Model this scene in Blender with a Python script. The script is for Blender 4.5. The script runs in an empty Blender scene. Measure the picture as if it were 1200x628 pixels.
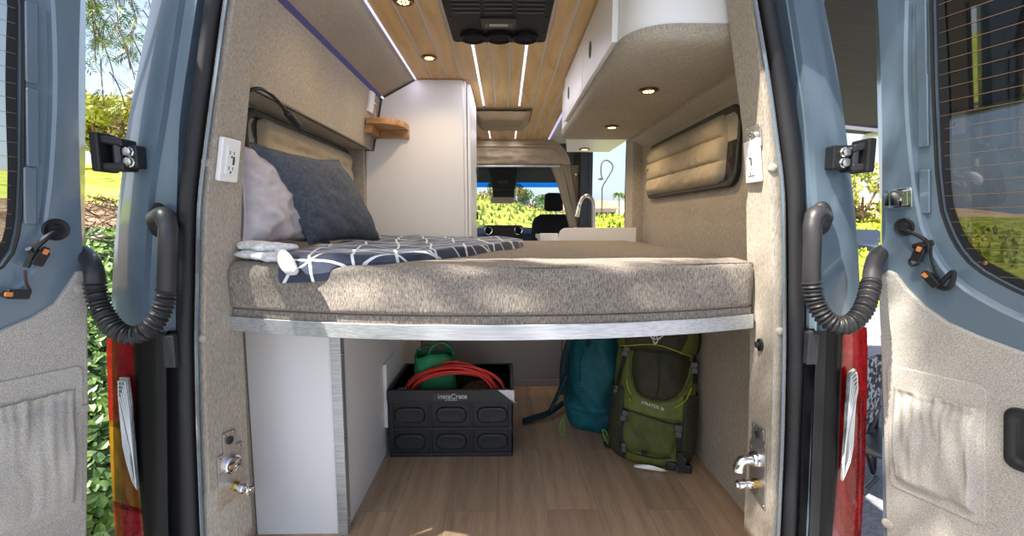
import bpy, bmesh, math, random
import numpy as np
from mathutils import Vector, Matrix, noise as mnoise
random.seed(7)
scene = bpy.context.scene
COL = scene.collection
V = Vector
# ------------------------------------------------------------------ camera model (1200 x 628 frame)
F = 530.0; PITCH = math.radians(-6.03); YAW = math.radians(-0.86); CAM = V((0, 0, 1.02))
_cp, _sp, _cy, _sy = math.cos(PITCH), math.sin(PITCH), math.cos(YAW), math.sin(YAW)
def ray(u, v):
    x = (u - 600) / F; z = (314 - v) / F; y = 1.0
    y, z = y * _cp - z * _sp, y * _sp + z * _cp
    x, y = x * _cy - y * _sy, x * _sy + y * _cy
    return V((x, y, z))
def PY(u, v, Y): d = ray(u, v); return CAM + d * (Y / d.y)
def PX(u, v, X): d = ray(u, v); return CAM + d * (X / d.x)
def PZ(u, v, Z): d = ray(u, v); return CAM + d * ((Z - CAM.z) / d.z)

# ------------------------------------------------------------------ mesh builder
class MB:
    def __init__(s): s.v = []; s.f = []; s.uv = {}
    def add(s, vs, fs, M=None):
        b = len(s.v)
        s.v += [(M @ V(p)) if M is not None else V(p) for p in vs]
        s.f += [tuple(i + b for i in f) for f in fs]
        return s
    def box(s, lo, hi, M=None):
        x0, y0, z0 = lo; x1, y1, z1 = hi
        return s.add([(x0,y0,z0),(x1,y0,z0),(x1,y1,z0),(x0,y1,z0),(x0,y0,z1),(x1,y0,z1),(x1,y1,z1),(x0,y1,z1)],
                     [(0,3,2,1),(4,5,6,7),(0,1,5,4),(1,2,6,5),(2,3,7,6),(3,0,4,7)], M)
    def loft(s, rings, closed=True, caps=True, M=None):
        n = len(rings[0]); vs = [p for r in rings for p in r]; fs = []
        for i in range(len(rings) - 1):
            for j in range(n if closed else n - 1):
                a = i * n + j; b = i * n + (j + 1) % n
                fs.append((a, b, b + n, a + n))
        if caps and closed:
            fs.append(tuple(range(n))[::-1]); k = (len(rings) - 1) * n
            fs.append(tuple(range(k, k + n)))
        return s.add(vs, fs, M)
    def tube(s, pts, r, n=8, M=None, caps=True):
        pts = [V(p) for p in pts]; m = len(pts); rs = r if isinstance(r, (list, tuple)) else [r] * m
        rings = []; ref = None
        for i, p in enumerate(pts):
            t = (pts[min(i + 1, m - 1)] - pts[max(i - 1, 0)]).normalized()
            if ref is None:
                ref = t.orthogonal().normalized()
            ref = (ref - t * ref.dot(t))
            ref = ref.normalized() if ref.length > 1e-6 else t.orthogonal().normalized()
            b = t.cross(ref)
            rings.append([p + (ref * math.cos(a) + b * math.sin(a)) * rs[i] for a in [2 * math.pi * k / n for k in range(n)]])
        return s.loft(rings, True, caps, M)
    def lathe(s, prof, M=None, n=24):
        rings = [[(r * math.cos(2*math.pi*k/n), r * math.sin(2*math.pi*k/n), z) for k in range(n)] for r, z in prof]
        return s.loft(rings, True, True, M)
    def grid(s, fn, nu, nv, M=None, uv=False):
        b = len(s.v)
        vs = [fn(i / nu, j / nv) for j in range(nv + 1) for i in range(nu + 1)]
        fs = [(j*(nu+1)+i, j*(nu+1)+i+1, (j+1)*(nu+1)+i+1, (j+1)*(nu+1)+i) for j in range(nv) for i in range(nu)]
        if uv:
            for j in range(nv + 1):
                for i in range(nu + 1): s.uv[b + j*(nu+1)+i] = (i / nu, j / nv)
        return s.add(vs, fs, M)
    def prism(s, poly, d, M=None):
        n = len(poly)
        vs = [(x, y, 0) for x, y in poly] + [(x, y, d) for x, y in poly]
        fs = [tuple(range(n))[::-1], tuple(range(n, 2*n))] + [(i, (i+1) % n, n + (i+1) % n, n + i) for i in range(n)]
        return s.add(vs, fs, M)
    def extrude(s, pts, vec):
        pts = [V(p) for p in pts]; n = len(pts); vec = V(vec)
        return s.add(pts + [p + vec for p in pts],
                     [tuple(range(n))[::-1], tuple(range(n, 2*n))] + [(i, (i+1) % n, n + (i+1) % n, n + i) for i in range(n)])
    def ball(s, c, r, M=None, nu=16, nv=10):
        rx, ry, rz = r if isinstance(r, (tuple, list)) else (r, r, r)
        prof = [math.pi * (k + .02) / (nv + .04) for k in range(nv + 1)]
        rings = [[(c[0] + rx*math.sin(t)*math.cos(2*math.pi*k/nu), c[1] + ry*math.sin(t)*math.sin(2*math.pi*k/nu), c[2] - rz*math.cos(t)) for k in range(nu)] for t in prof]
        return s.loft(rings, True, True, M)
    def build(s, name, mat, parent=None, smooth=35, bevel=0, bseg=2, solid=0, subsurf=0, recalc=True):
        me = bpy.data.meshes.new(name)
        me.from_pydata([tuple(p) for p in s.v], [], s.f)
        if s.uv:
            ul = me.uv_layers.new(name='uv')
            for l in me.loops: ul.data[l.index].uv = s.uv.get(l.vertex_index, (0, 0))
        if recalc:
            bm = bmesh.new(); bm.from_mesh(me)
            bmesh.ops.recalc_face_normals(bm, faces=bm.faces); bm.to_mesh(me); bm.free()
        if smooth:
            me.polygons.foreach_set('use_smooth', [True] * len(me.polygons))
            if smooth < 180: me.set_sharp_from_angle(angle=math.radians(smooth))
        if mat: me.materials.append(mat)
        o = bpy.data.objects.new(name, me); COL.objects.link(o)
        if parent is not None: adopt(o, parent)
        if solid:
            m = o.modifiers.new('thick', 'SOLIDIFY'); m.thickness = solid; m.offset = 0
        if bevel:
            m = o.modifiers.new('soft', 'BEVEL'); m.width = bevel; m.segments = bseg; m.limit_method = 'ANGLE'; m.angle_limit = math.radians(40)
        if subsurf:
            m = o.modifiers.new('sub', 'SUBSURF'); m.levels = m.render_levels = subsurf
        return o
def wloc(o):
    p = V((0, 0, 0))
    while o is not None: p += o.location; o = o.parent
    return p
def adopt(o, parent):
    o.parent = parent; o.location = -wloc(parent)
def thing(name, label, cat, loc=(0, 0, 0), group=None):
    o = bpy.data.objects.new(name, None); COL.objects.link(o); o.location = loc
    o.empty_display_size = .05
    return tag(o, label, cat, group)
def tag(o, label, cat, group=None):
    o['label'] = label; o['category'] = cat
    if group: o['group'] = group
    return o
def struct(o): o['kind'] = 'structure'; return o
def copy_thing(r, loc, label, group=None):
    c = r.copy(); COL.objects.link(c); c.location = loc; c['label'] = label
    if group: c['group'] = group
    for ch in list(r.children):
        d = ch.copy(); COL.objects.link(d); d.parent = c
        for g in ch.children:
            e = g.copy(); COL.objects.link(e); e.parent = d
    return c
def frame(o, x, z):
    """matrix at o with local x along x and local z (outward) along z"""
    x = V(x).normalized(); z = V(z).normalized(); y = z.cross(x).normalized(); x = y.cross(z).normalized()
    M = Matrix.Identity(4)
    for i in range(3): M[i][0], M[i][1], M[i][2], M[i][3] = x[i], y[i], z[i], V(o)[i]
    return M
def rrect(w, h, r, n=6, cx=0, cy=0):
    pts = []
    for sx, sy, a0 in ((1,1,0),(-1,1,90),(-1,-1,180),(1,-1,270)):
        for k in range(n + 1):
            a = math.radians(a0 + 90*k/n)
            pts.append((cx + sx*(w/2 - r) + r*math.cos(a), cy + sy*(h/2 - r) + r*math.sin(a)))
    return pts
def smooth_path(pts, n=8):
    pts = [V(p) for p in pts]; P = [pts[0]*2 - pts[1]] + pts + [pts[-1]*2 - pts[-2]]; out = []
    for i in range(1, len(P) - 2):
        for k in range(n):
            t = k / n
            out.append(.5*((2*P[i]) + (P[i+1]-P[i-1])*t + (2*P[i-1]-5*P[i]+4*P[i+1]-P[i+2])*t*t + (3*P[i]-P[i-1]-3*P[i+1]+P[i+2])*t**3))
    out.append(pts[-1]); return out
def nz(x, y, z=0.0): return mnoise.noise(V((x, y, z)))
def text_part(name, body, size, M, mat, parent, ext=.0004, sx=1.0):
    cu = bpy.data.curves.new(name, 'FONT'); cu.body = body; cu.size = size; cu.extrude = ext
    cu.align_x = 'CENTER'; cu.align_y = 'CENTER'
    o = bpy.data.objects.new(name, cu); COL.objects.link(o); cu.materials.append(mat)
    o.parent = parent
    MM = M.copy(); MM.translation = MM.translation - wloc(parent)
    o.matrix_local = MM @ Matrix.Diagonal((sx, 1, 1, 1))
    bpy.context.view_layer.update()
    me = bpy.data.meshes.new_from_object(o.evaluated_get(bpy.context.evaluated_depsgraph_get()))
    q = bpy.data.objects.new(name, me); COL.objects.link(q); q.parent = parent; q.matrix_local = MM @ Matrix.Diagonal((sx, 1, 1, 1))
    nm = o.name; bpy.data.objects.remove(o); q.name = nm
    if not me.materials: me.materials.append(mat)
    return q

# ------------------------------------------------------------------ materials
def mat(name, col, rough=.6, metal=0, coat=0, spec=.5, emis=None, estr=0, trans=0, alpha=1):
    m = bpy.data.materials.new(name); m.use_nodes = True
    b = m.node_tree.nodes['Principled BSDF']
    b.inputs['Base Color'].default_value = (*col, 1); b.inputs['Roughness'].default_value = rough
    b.inputs['Metallic'].default_value = metal; b.inputs['Coat Weight'].default_value = coat
    b.inputs['Specular IOR Level'].default_value = spec; b.inputs['Transmission Weight'].default_value = trans
    if emis: b.inputs['Emission Color'].default_value = (*emis, 1); b.inputs['Emission Strength'].default_value = estr
    return m
def N(m, t, **kw):
    n = m.node_tree.nodes.new(t)
    for k, v in kw.items():
        if k in n.inputs: n.inputs[k].default_value = v
        else: setattr(n, k, v)
    return n
def L(m, a, ao, b, bi): m.node_tree.links.new(a.outputs[ao], b.inputs[bi])
def bs(m): return m.node_tree.nodes['Principled BSDF']
def srgb(r, g, b):
    f = lambda c: (c/255/12.92) if c/255 <= .04045 else ((c/255+.055)/1.055)**2.4
    return (f(r), f(g), f(b))
def ramp(m, stops):
    n = N(m, 'ShaderNodeValToRGB'); e = n.color_ramp.elements
    while len(e) < len(stops): e.new(.5)
    for k, (p, c) in zip(e, stops): k.position = p; k.color = (*c, 1)
    return n
def noisy(m, c1, c2, scale=5, stretch=(1, 1, 1), detail=4, bump=0, lo=.35, hi=.65, coord='Object', rough=.6, dist=.01, rot=(0, 0, 0)):
    tc = N(m, 'ShaderNodeTexCoord'); mp = N(m, 'ShaderNodeMapping')
    mp.inputs['Scale'].default_value = stretch; mp.inputs['Rotation'].default_value = rot
    L(m, tc, coord, mp, 'Vector')
    no = N(m, 'ShaderNodeTexNoise', Scale=scale, Detail=detail, Roughness=rough); L(m, mp, 'Vector', no, 'Vector')
    r = ramp(m, [(lo, c1), (hi, c2)]); L(m, no, 'Fac', r, 'Fac'); L(m, r, 'Color', bs(m), 'Base Color')
    if bump:
        bp = N(m, 'ShaderNodeBump', Strength=bump, Distance=dist); L(m, no, 'Fac', bp, 'Height'); L(m, bp, 'Normal', bs(m), 'Normal')
    return m
def fabric(name, col, var=.22, scale=520, stretch=(1, 1, .13), bump=.35, big=.06):
    m = mat(name, col, .95, spec=.15)
    tc = N(m, 'ShaderNodeTexCoord')
    def nz_(st, sc, det=2):
        mp = N(m, 'ShaderNodeMapping'); mp.inputs['Scale'].default_value = st; L(m, tc, 'Object', mp, 'Vector')
        n = N(m, 'ShaderNodeTexNoise', Scale=sc, Detail=det); L(m, mp, 'Vector', n, 'Vector'); return n
    a = nz_(stretch, scale); b = nz_((stretch[2], stretch[2], 1), scale * 1.1); c = nz_((1, 1, 1), 3.0, 3)
    ad = N(m, 'ShaderNodeMath', operation='ADD'); wa = N(m, 'ShaderNodeMath', operation='MULTIPLY'); wa.inputs[1].default_value = 1.5; L(m, a, 'Fac', wa, 0)
    wb = N(m, 'ShaderNodeMath', operation='MULTIPLY'); wb.inputs[1].default_value = .5; L(m, b, 'Fac', wb, 0)
    L(m, wa, 'Value', ad, 0); L(m, wb, 'Value', ad, 1)
    r = ramp(m, [(.30, tuple(x*(1-var*1.6) for x in col)), (.5, col), (.70, tuple(min(1, x*(1+var*1.6)) for x in col))])
    hf = N(m, 'ShaderNodeMath', operation='MULTIPLY'); hf.inputs[1].default_value = .5; L(m, ad, 'Value', hf, 0)
    L(m, hf, 'Value', r, 'Fac')
    mx = N(m, 'ShaderNodeMix', data_type='RGBA', blend_type='MULTIPLY'); mx.inputs['Factor'].default_value = 1
    r2 = ramp(m, [(.3, (1-big,)*3), (.7, (1+big,)*3)]); L(m, c, 'Fac', r2, 'Fac')
    L(m, r, 'Color', mx, 'A'); L(m, r2, 'Color', mx, 'B'); L(m, mx, 'Result', bs(m), 'Base Color')
    bp = N(m, 'ShaderNodeBump', Strength=bump, Distance=.002); L(m, hf, 'Value', bp, 'Height'); L(m, bp, 'Normal', bs(m), 'Normal')
    return m
FAB = fabric('van_fabric', srgb(170, 161, 147))
FABD = fabric('door_fabric', srgb(180, 175, 166), var=.26, scale=620, stretch=(1, 1, .5), bump=.5)
FABP = fabric('pocket_fabric', srgb(186, 181, 172), var=.24, scale=620, stretch=(1, 1, .5), bump=.5)
MATT = fabric('mattress_fabric', srgb(134, 126, 117), var=.42, scale=480, stretch=(1, 1, .18), bump=.5)
QUILT = fabric('quilt_fabric', srgb(172, 160, 140), var=.12, scale=500, stretch=(1, 1, .6), bump=.2)
HEADF = fabric('header_fabric', srgb(165, 148, 122), var=.10, scale=400, stretch=(1, 1, .6), bump=.2)
GREYP = fabric('grey_panel_fabric', srgb(150, 148, 148), var=.12, scale=500, stretch=(1, 1, .6), bump=.2)
WHITE = mat('white_laminate', srgb(238, 238, 238), .38)
WHITEP = mat('white_plastic', srgb(244, 244, 244), .35)
def brushed(name, col, rough=.38, st=(1, 1, 1), metal=.9):
    m = mat(name, col, rough, metal)
    return noisy(m, tuple(x*.8 for x in col), tuple(min(1, x*1.08) for x in col), 40, st, 3, .08, dist=.001)
ALU = brushed('aluminium', srgb(205, 208, 212), .42, (.2, 6, 6), .75)
ALUP = brushed('aluminium_plate', srgb(198, 198, 198), .4, (3, 3, 3))
CHROME = mat('chrome', (.82, .82, .84), .08, 1)
BRASS = mat('brass', srgb(205, 170, 95), .28, 1)
STEEL = mat('brushed_steel', (.62, .6, .57), .25, 1)
RUB = mat('black_rubber', (.012, .012, .014), .55)
BLKP = mat('black_plastic', (.014, .014, .016), .42)
BLKG = mat('gloss_black', (.008, .008, .01), .18, coat=.4)
DKG = mat('dark_grey_plastic', (.035, .036, .04), .5)
HOSE = mat('conduit_rubber', (.030, .030, .032), .42)
PAINT = mat('body_paint', srgb(108, 126, 140), .30, .15, coat=.9)
noisy(PAINT, srgb(102, 120, 134), srgb(112, 131, 146), 3)
bs(PAINT).inputs['Coat Roughness'].default_value = .06
CRATE = noisy(mat('crate_plastic', (.02, .02, .023), .45), (.016, .017, .020), (.026, .027, .031), 60, bump=.06, dist=.001)
def tinted(name, tint, gl=.12, rough=.02, flat=False):
    m = bpy.data.materials.new(name); m.use_nodes = True; nt = m.node_tree; nt.nodes.clear()
    o = N(m, 'ShaderNodeOutputMaterial'); t = N(m, 'ShaderNodeBsdfTransparent', Color=(*tint, 1)); g = N(m, 'ShaderNodeBsdfGlossy', Color=(1, 1, 1, 1), Roughness=rough)
    fr = N(m, 'ShaderNodeLayerWeight', Blend=.12); ad = N(m, 'ShaderNodeMath', operation='MULTIPLY_ADD', use_clamp=True); ad.inputs[1].default_value = 0 if flat else .8; ad.inputs[2].default_value = .03 + gl
    mx = N(m, 'ShaderNodeMixShader'); L(m, fr, 'Facing', ad, 0); L(m, ad, 'Value', mx, 'Fac'); L(m, t, 'BSDF', mx, 1); L(m, g, 'BSDF', mx, 2); L(m, mx, 'Shader', o, 'Surface')
    return m
TINT_SHADED = tinted('shade_darkened_glass', (.10, .11, .12), .05)  # same glass as the left door, tint darkened to stand for shade and reflections
TINT = tinted('privacy_glass', (.40, .43, .42), .02)
WINP = tinted('side_window_glass', (.96, .98, 1), .01, flat=True)
CLEAR = tinted('clear_glass', (.93, .96, .97), .0)
BLUETINT = tinted('blue_tint_glass', (.10, .42, .78), .0)
def emit(name, col, s):
    m = bpy.data.materials.new(name); m.use_nodes = True; m.node_tree.nodes.clear()
    o = N(m, 'ShaderNodeOutputMaterial'); e = N(m, 'ShaderNodeEmission', Color=(*col, 1), Strength=s); L(m, e, 'Emission', o, 'Surface'); return m
WARM = emit('warm_led', (1, .62, .22), 6)
LED = emit('cool_led', (.80, .78, 1.0), 1.7)
LEDDIM = emit('dim_led', (.40, .34, .80), .10)
LEDSOFT = emit('soft_led', (.60, .55, 1.0), .75)
def wood(name, c1, c2, c3, stretch, scale=6, rough=.5, bump=.1):
    m = mat(name, c2, rough, spec=.4)
    tc = N(m, 'ShaderNodeTexCoord'); mp = N(m, 'ShaderNodeMapping'); mp.inputs['Scale'].default_value = stretch; L(m, tc, 'Object', mp, 'Vector')
    n1 = N(m, 'ShaderNodeTexNoise', Scale=scale, Detail=6, Roughness=.62, Distortion=.6); L(m, mp, 'Vector', n1, 'Vector')
    r = ramp(m, [(.3, c1), (.5, c2), (.72, c3)]); L(m, n1, 'Fac', r, 'Fac'); L(m, r, 'Color', bs(m), 'Base Color')
    if bump:
        bp = N(m, 'ShaderNodeBump', Strength=bump, Distance=.002); L(m, n1, 'Fac', bp, 'Height'); L(m, bp, 'Normal', bs(m), 'Normal')
    return m
CEILW = wood('ceiling_planks', srgb(190, 150, 92), srgb(212, 174, 114), srgb(226, 190, 132), (7, .8, 7), 2.6, .45, .04)
SHELFW = wood('shelf_wood', srgb(150, 108, 66), srgb(184, 142, 96), srgb(205, 168, 124), (3, 14, 14), 3, .5)
GROOVE = mat('groove_grey', srgb(206, 198, 188), .6)
def floor_mat():
    m = mat('floor_vinyl', (.4, .3, .2), .42, spec=.4)
    tc = N(m, 'ShaderNodeTexCoord')
    mp = N(m, 'ShaderNodeMapping'); mp.inputs['Rotation'].default_value = (0, 0, math.pi/2); mp.inputs['Location'].default_value = (.35, .03, 0); L(m, tc, 'Object', mp, 'Vector')
    br = N(m, 'ShaderNodeTexBrick', Scale=1.0); br.offset = .37
    for k, v in (('Mortar Size', .0009), ('Brick Width', 1.15), ('Row Height', .178), ('Mortar Smooth', .3)): br.inputs[k].default_value = v
    br.inputs['Color1'].default_value = (*(x*.82 for x in (1, 1, 1)), 1); br.inputs['Color2'].default_value = (1.06, 1.04, 1.02, 1); br.inputs['Mortar'].default_value = (.45, .42, .4, 1)
    L(m, mp, 'Vector', br, 'Vector')
    # grain: stretched along Y, shifted plank by plank
    sh = N(m, 'ShaderNodeVectorMath', operation='SCALE'); sh.inputs['Scale'].default_value = 9.0; L(m, br, 'Color', sh, 0)
    mp2 = N(m, 'ShaderNodeMapping'); mp2.inputs['Scale'].default_value = (9, .55, 9); L(m, tc, 'Object', mp2, 'Vector')
    ad = N(m, 'ShaderNodeVectorMath', operation='ADD'); L(m, mp2, 'Vector', ad, 0); L(m, sh, 'Vector', ad, 1)
    n1 = N(m, 'ShaderNodeTexNoise', Scale=1.8, Detail=9, Roughness=.7, Distortion=.5); L(m, ad, 'Vector', n1, 'Vector')
    wv = N(m, 'ShaderNodeTexWave', Scale=.55, Distortion=7, Detail=3); wv.inputs['Detail Scale'].default_value = .7; wv.bands_direction = 'X'; L(m, ad, 'Vector', wv, 'Vector')
    mxf = N(m, 'ShaderNodeMix', data_type='FLOAT'); mxf.inputs['Factor'].default_value = .07; mp3 = N(m, 'ShaderNodeMapping'); mp3.inputs['Scale'].default_value = (110, 4.5, 110); L(m, tc, 'Object', mp3, 'Vector')
    n3 = N(m, 'ShaderNodeTexNoise', Scale=1.6, Detail=5, Roughness=.6); L(m, mp3, 'Vector', n3, 'Vector')
    mg = N(m, 'ShaderNodeMix', data_type='FLOAT'); mg.inputs['Factor'].default_value = .45; L(m, n1, 'Fac', mg, 'A'); L(m, n3, 'Fac', mg, 'B')
    L(m, mg, 'Result', mxf, 'A'); L(m, wv, 'Fac', mxf, 'B')
    r = ramp(m, [(.22, srgb(134, 108, 86)), (.5, srgb(184, 156, 127)), (.74, srgb(206, 180, 152))]); L(m, mxf, 'Result', r, 'Fac')
    mx = N(m, 'ShaderNodeMix', data_type='RGBA', blend_type='MULTIPLY'); mx.inputs['Factor'].default_value = 1
    L(m, r, 'Color', mx, 'A'); L(m, br, 'Color', mx, 'B'); L(m, mx, 'Result', bs(m), 'Base Color')
    bp = N(m, 'ShaderNodeBump', Strength=.12, Distance=.002); L(m, mxf, 'Result', bp, 'Height'); L(m, bp, 'Normal', bs(m), 'Normal')
    return m
FLOOR = floor_mat()
LEAFM = noisy(mat('leaf_green', (.1, .2, .04), .5), srgb(52, 82, 34), srgb(120, 150, 62), 2.5, coord='Object')
IVYM = noisy(mat('ivy_green', (.05, .14, .03), .4), srgb(38, 66, 28), srgb(112, 146, 60), 3.5, coord='Object')
BARK = noisy(mat('bark', (.15, .1, .07), .9), srgb(70, 56, 44), srgb(122, 100, 80), 12, (1, 1, .3), bump=.5)
CANOPY_SEED, CANOPY_N, SKY_S, SUN_S, PUCK_W, LED_W, EXPO = 12, 264, .150, 9.5, 4.4, 1.1, 0.68
# ------------------------------------------------------------------ rails: pixel outlines at a known depth, resampled by height
def rail(px, Y, zs, dx=0, dy=0):
    P = sorted([PY(u, v, Y) for v, u in px], key=lambda p: p.z)
    z = [p.z for p in P]; x = [p.x for p in P]
    xs = np.interp(zs, z, x)
    # carry the end slopes on
    for i, q in enumerate(zs):
        if q < z[0]: xs[i] = x[0]
        if q > z[-1]: xs[i] = x[-1] + (x[-1]-x[-2])/(z[-1]-z[-2])*(q - z[-1])
    k = np.array([1, 2, 3, 2, 1.]); k /= k.sum()
    xp = np.concatenate([[xs[0]]*2, xs, [xs[-1]]*2]); sm = np.convolve(xp, k, 'valid'); sm[-2:] = xs[-2:]
    return [V((sm[i] + dx, Y + dy, zs[i])) for i in range(len(zs))]
ZS = np.linspace(.12, 1.80, 57)
LG = [(0,262),(140,243),(235,231),(400,228),(500,230),(628,235)]
LM = [(0,275),(140,254),(235,243),(400,240),(500,243),(628,248)]
LH = [(0,303),(90,293),(200,283),(280,281),(385,283),(500,288),(628,295)]
RG = [(0,887),(105,905),(175,914),(220,920),(305,921),(410,921),(509,919),(628,914)]
RM = [(0,880),(100,893),(170,899),(250,903),(330,906),(400,907),(500,905),(628,903)]
RH = [(0,852),(80,862),(140,870),(190,875),(290,876),(400,880),(500,878),(628,872)]
def Tl(zs=ZS):
    return [rail(LG, 1.112, zs), rail(LM, 1.116, zs), rail(LH, 1.22, zs), rail(LH, 1.24, zs, -.13)]
def Tr(zs=ZS):
    return [rail(RG, 1.112, zs), rail(RM, 1.116, zs), rail(RH, 1.22, zs), rail(RH, 1.24, zs, .13)]
def rails_mesh(rs, name, m, parent=None, **kw):
    mb = MB(); mb.loft([list(c) for c in zip(*rs)], closed=False, caps=False); return mb.build(name, m, parent, **kw)
trimL = struct(rails_mesh(Tl(), 'trim_1', FAB, smooth=60, solid=.004)); trimL['label'] = 'fabric wrapped pillar at the left of the rear opening'
trimR = struct(rails_mesh(Tr(), 'trim_2', FAB, smooth=60, solid=.004)); trimR['label'] = 'fabric wrapped pillar at the right of the rear opening'
def trimpt(rs, v, u):
    """frame on the inner face (M to H) of a pillar trim at pixel u, v: local x to the van's inside, z out of the face"""
    zs = ZS; M_, H_ = rs[1], rs[2]; best = None
    for i in range(len(zs) - 1):
        for k in range(21):
            p = M_[i].lerp(H_[i], k / 20)
            d = p - CAM; q = ray(u, v); e = (d.normalized() - q.normalized()).length
            if best is None or e < best[0]: best = (e, p, i)
    _, p, i = best
    x = (H_[i] - M_[i]).normalized(); up = (M_[min(i+3, len(zs)-1)] - M_[max(i-3, 0)]).normalized()
    n = x.cross(up)
    if n.dot(CAM - p) < 0: n = -n
    return p, x, n
def cap_button(P, nrm, parent):
    mb = MB(); M = frame(P, V((0, 0, 1)).cross(nrm), nrm)
    mb.lathe([(.0105, 0), (.0105, .002), (.009, .004), (.005, .0055), (.0005, .006)], M, 16)
    o = mb.build('trim_button', FAB, parent); return o
for v, u in ((190, 242), (396, 237)):
    p = PY(u, v, 1.1125); cap_button(p, V((.35, -.93, 0)), trimL)
for v, u in ((197, 905), (388, 914)):
    p = PY(u, v, 1.1125); cap_button(p, V((-.2, -.98, 0)), trimR)

# ------------------------------------------------------------------ van interior shell
CEIL = 1.755
mb = MB(); mb.box((-.56, .98, -.03), (.87, 4.45, 0)); mb.box((-.86, 1.3, -.03), (-.56, 4.45, 0))
struct(mb.build('floor', FLOOR, smooth=0))
def sheets(name, quads, m, thick=.012, **kw):
    mb = MB()
    for q in quads: mb.add(q, [tuple(range(len(q)))])
    bm_ = mb.build(name, m, smooth=0, **kw); return bm_
mb = MB()
Y0, Y1, YE = 1.21, 2.42, 4.45
mb.extrude([(-.72, Y0, 1.385), (-.70, Y0, 1.385), (-.654, Y0, 1.652), (-.674, Y0, 1.662)], (0, YE - Y0, 0))      # upper wall
mb.box((-.84, Y0, 1.385), (-.70, Y1, 1.402))                 # soffit over the niche
mb.box((-.845, Y0, 0), (-.815, Y1, 1.39))                    # niche back
mb.box((-.845, Y1, 0), (-.737, Y1 + .03, 1.39))              # far return
mb.box((-.77, Y1 + .03, 0), (-.748, YE, 1.39))
struct(mb.build('wall_left', FAB, smooth=0, bevel=.006))
mb = MB()
mb.extrude([(.72, Y0, 1.47), (.785, Y0, 1.435), (.82, Y0, 1.435), (.82, Y0, 1.9), (.72, Y0, 1.9)], (0, 2.66 - Y0, 0))
mb.extrude([(.785, Y0, 1.44), (.832, Y0, 0), (.86, Y0, 0), (.82, Y0, 1.44)], (0, 2.64 - Y0, 0))
mb.extrude([(.728, 2.63, 1.9), (.738, 2.63, 0), (.86, 2.63, 0), (.86, 2.63, 1.9)], (0, .15, 0))
mb.box((.738, 2.78, 0), (.80, 4.30, .915))
mb.box((.735, 2.78, 1.66), (.80, 4.30, 1.9))
struct(mb.build('wall_right', FAB, smooth=0, bevel=.006))
mb = MB(); mb.box((.70, 4.28, 0), (.82, 4.62, 1.9)); struct(mb.build('trim_4', DKG, smooth=0, bevel=.01))
# side window: gasket and pane
wf = MB(); op = [(2.78, .915), (2.78, 1.66), (4.28, 1.66), (4.28, .915)]
gk = MB(); gk.tube([(.742, 2.79, .92), (.742, 2.80, 1.1), (.738, 2.785, 1.4), (.735, 2.765, 1.65)], .008, 8)
win = struct(gk.build('window_1', RUB))
g = MB(); g.box((.775, 2.78, .915), (.779, 4.28, 1.66)); g.build('pane', WINP, win, smooth=0)
# sloped panel beside the ceiling
mb = MB(); mb.extrude([(-.476, .98, 1.749), (-.640, .98, 1.664), (-.665, .98, 1.70), (-.49, .98, 1.785)], (0, YE - .98, 0))
o = struct(mb.build('trim_3', FAB, smooth=0)); o['label'] = 'sloping fabric panel between the left wall and the plank ceiling'
# ceiling of planks over grey grooves
mb = MB(); mb.box((-.47, .98, 1.7545), (.80, YE, 1.78)); ceil = struct(mb.build('ceiling', GROOVE, smooth=0))
pk = MB(); P0 = -.413; PW = .0865
GR = [-.468, -.379, -.299, -.219, -.135, -.063, .022, .0915, .173, .25, .325, .405]
for a, b in zip(GR[:-1], GR[1:]): pk.box((a + .0055, .98, 1.7515), (b - .0055, YE, 1.762))
pk.build('plank', CEILW, ceil, smooth=0, bevel=.001)['kind'] = 'stuff'
# under-bed partition at the back
mb = MB(); mb.box((-.53, 2.71, .045), (.345, 2.73, .74)); mb.box((.350, 2.705, .045), (.83, 2.73, .74)); mb.box((-.53, 2.70, 0), (.83, 2.73, .043))
struct(mb.build('wall_back', GREYP, smooth=0, bevel=.002))

# ------------------------------------------------------------------ led strips
def strip(lo, hi, m, label, dots=None, base=None):
    mb = MB(); mb.box(lo, hi)
    o = tag(mb.build('led_strip', base or WHITEP, smooth=0), label, 'light strip', 'led strips along the van roof')
    if dots:
        d = MB(); n = int((hi[1]-lo[1]) / dots); x = (lo[0]+hi[0])/2
        for k in range(n):
            y = lo[1] + (k + .5)*dots
            d.box((x - .0055, y - dots*.33, lo[2] - .0015), (x + .0055, y + dots*.33, lo[2] - .0001))
        q = d.build('diode', m, o, smooth=0); q['kind'] = 'stuff'
    return o
STRIPB = emit('strip_base', (.45, .40, .8), .22)
strip((-.1410, 1.88, 1.7515), (-.1290, 3.03, 1.7545), LED, 'dotted light strip from black air unit to vent cover, the one nearer the tall cabinet', .034, STRIPB)
strip((.0855, 1.88, 1.7515), (.0975, 3.03, 1.7545), LED, 'dotted light strip from black air unit to vent cover, the one nearer the overhead cabinet', .034, STRIPB)
strip((-.1380, 3.52, 1.7515), (-.1260, 4.20, 1.7545), LED, 'short light strip beyond the vent cover, on the tall cabinet side', .05, STRIPB)
strip((.0855, 3.52, 1.7515), (.0975, 4.20, 1.7545), LED, 'short light strip beyond the vent cover, on the overhead cabinet side', .05, STRIPB)
strip((.388, 2.74, 1.748), (.404, 4.20, 1.7545), LEDSOFT, 'glowing strip at ceiling edge beyond the white overhead cabinet', .03, LEDSOFT)
mb = MB(); mb.extrude([(-.474, 1.0, 1.758), (-.459, 1.0, 1.758), (-.459, 1.0, 1.752), (-.472, 1.0, 1.7495)], (0, 1.46, 0))
o = tag(mb.build('led_strip', LEDSOFT, smooth=0), 'bright violet light strip where plank ceiling meets the sloping fabric panel', 'light strip', 'led strips along the van roof')
d = MB()
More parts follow.
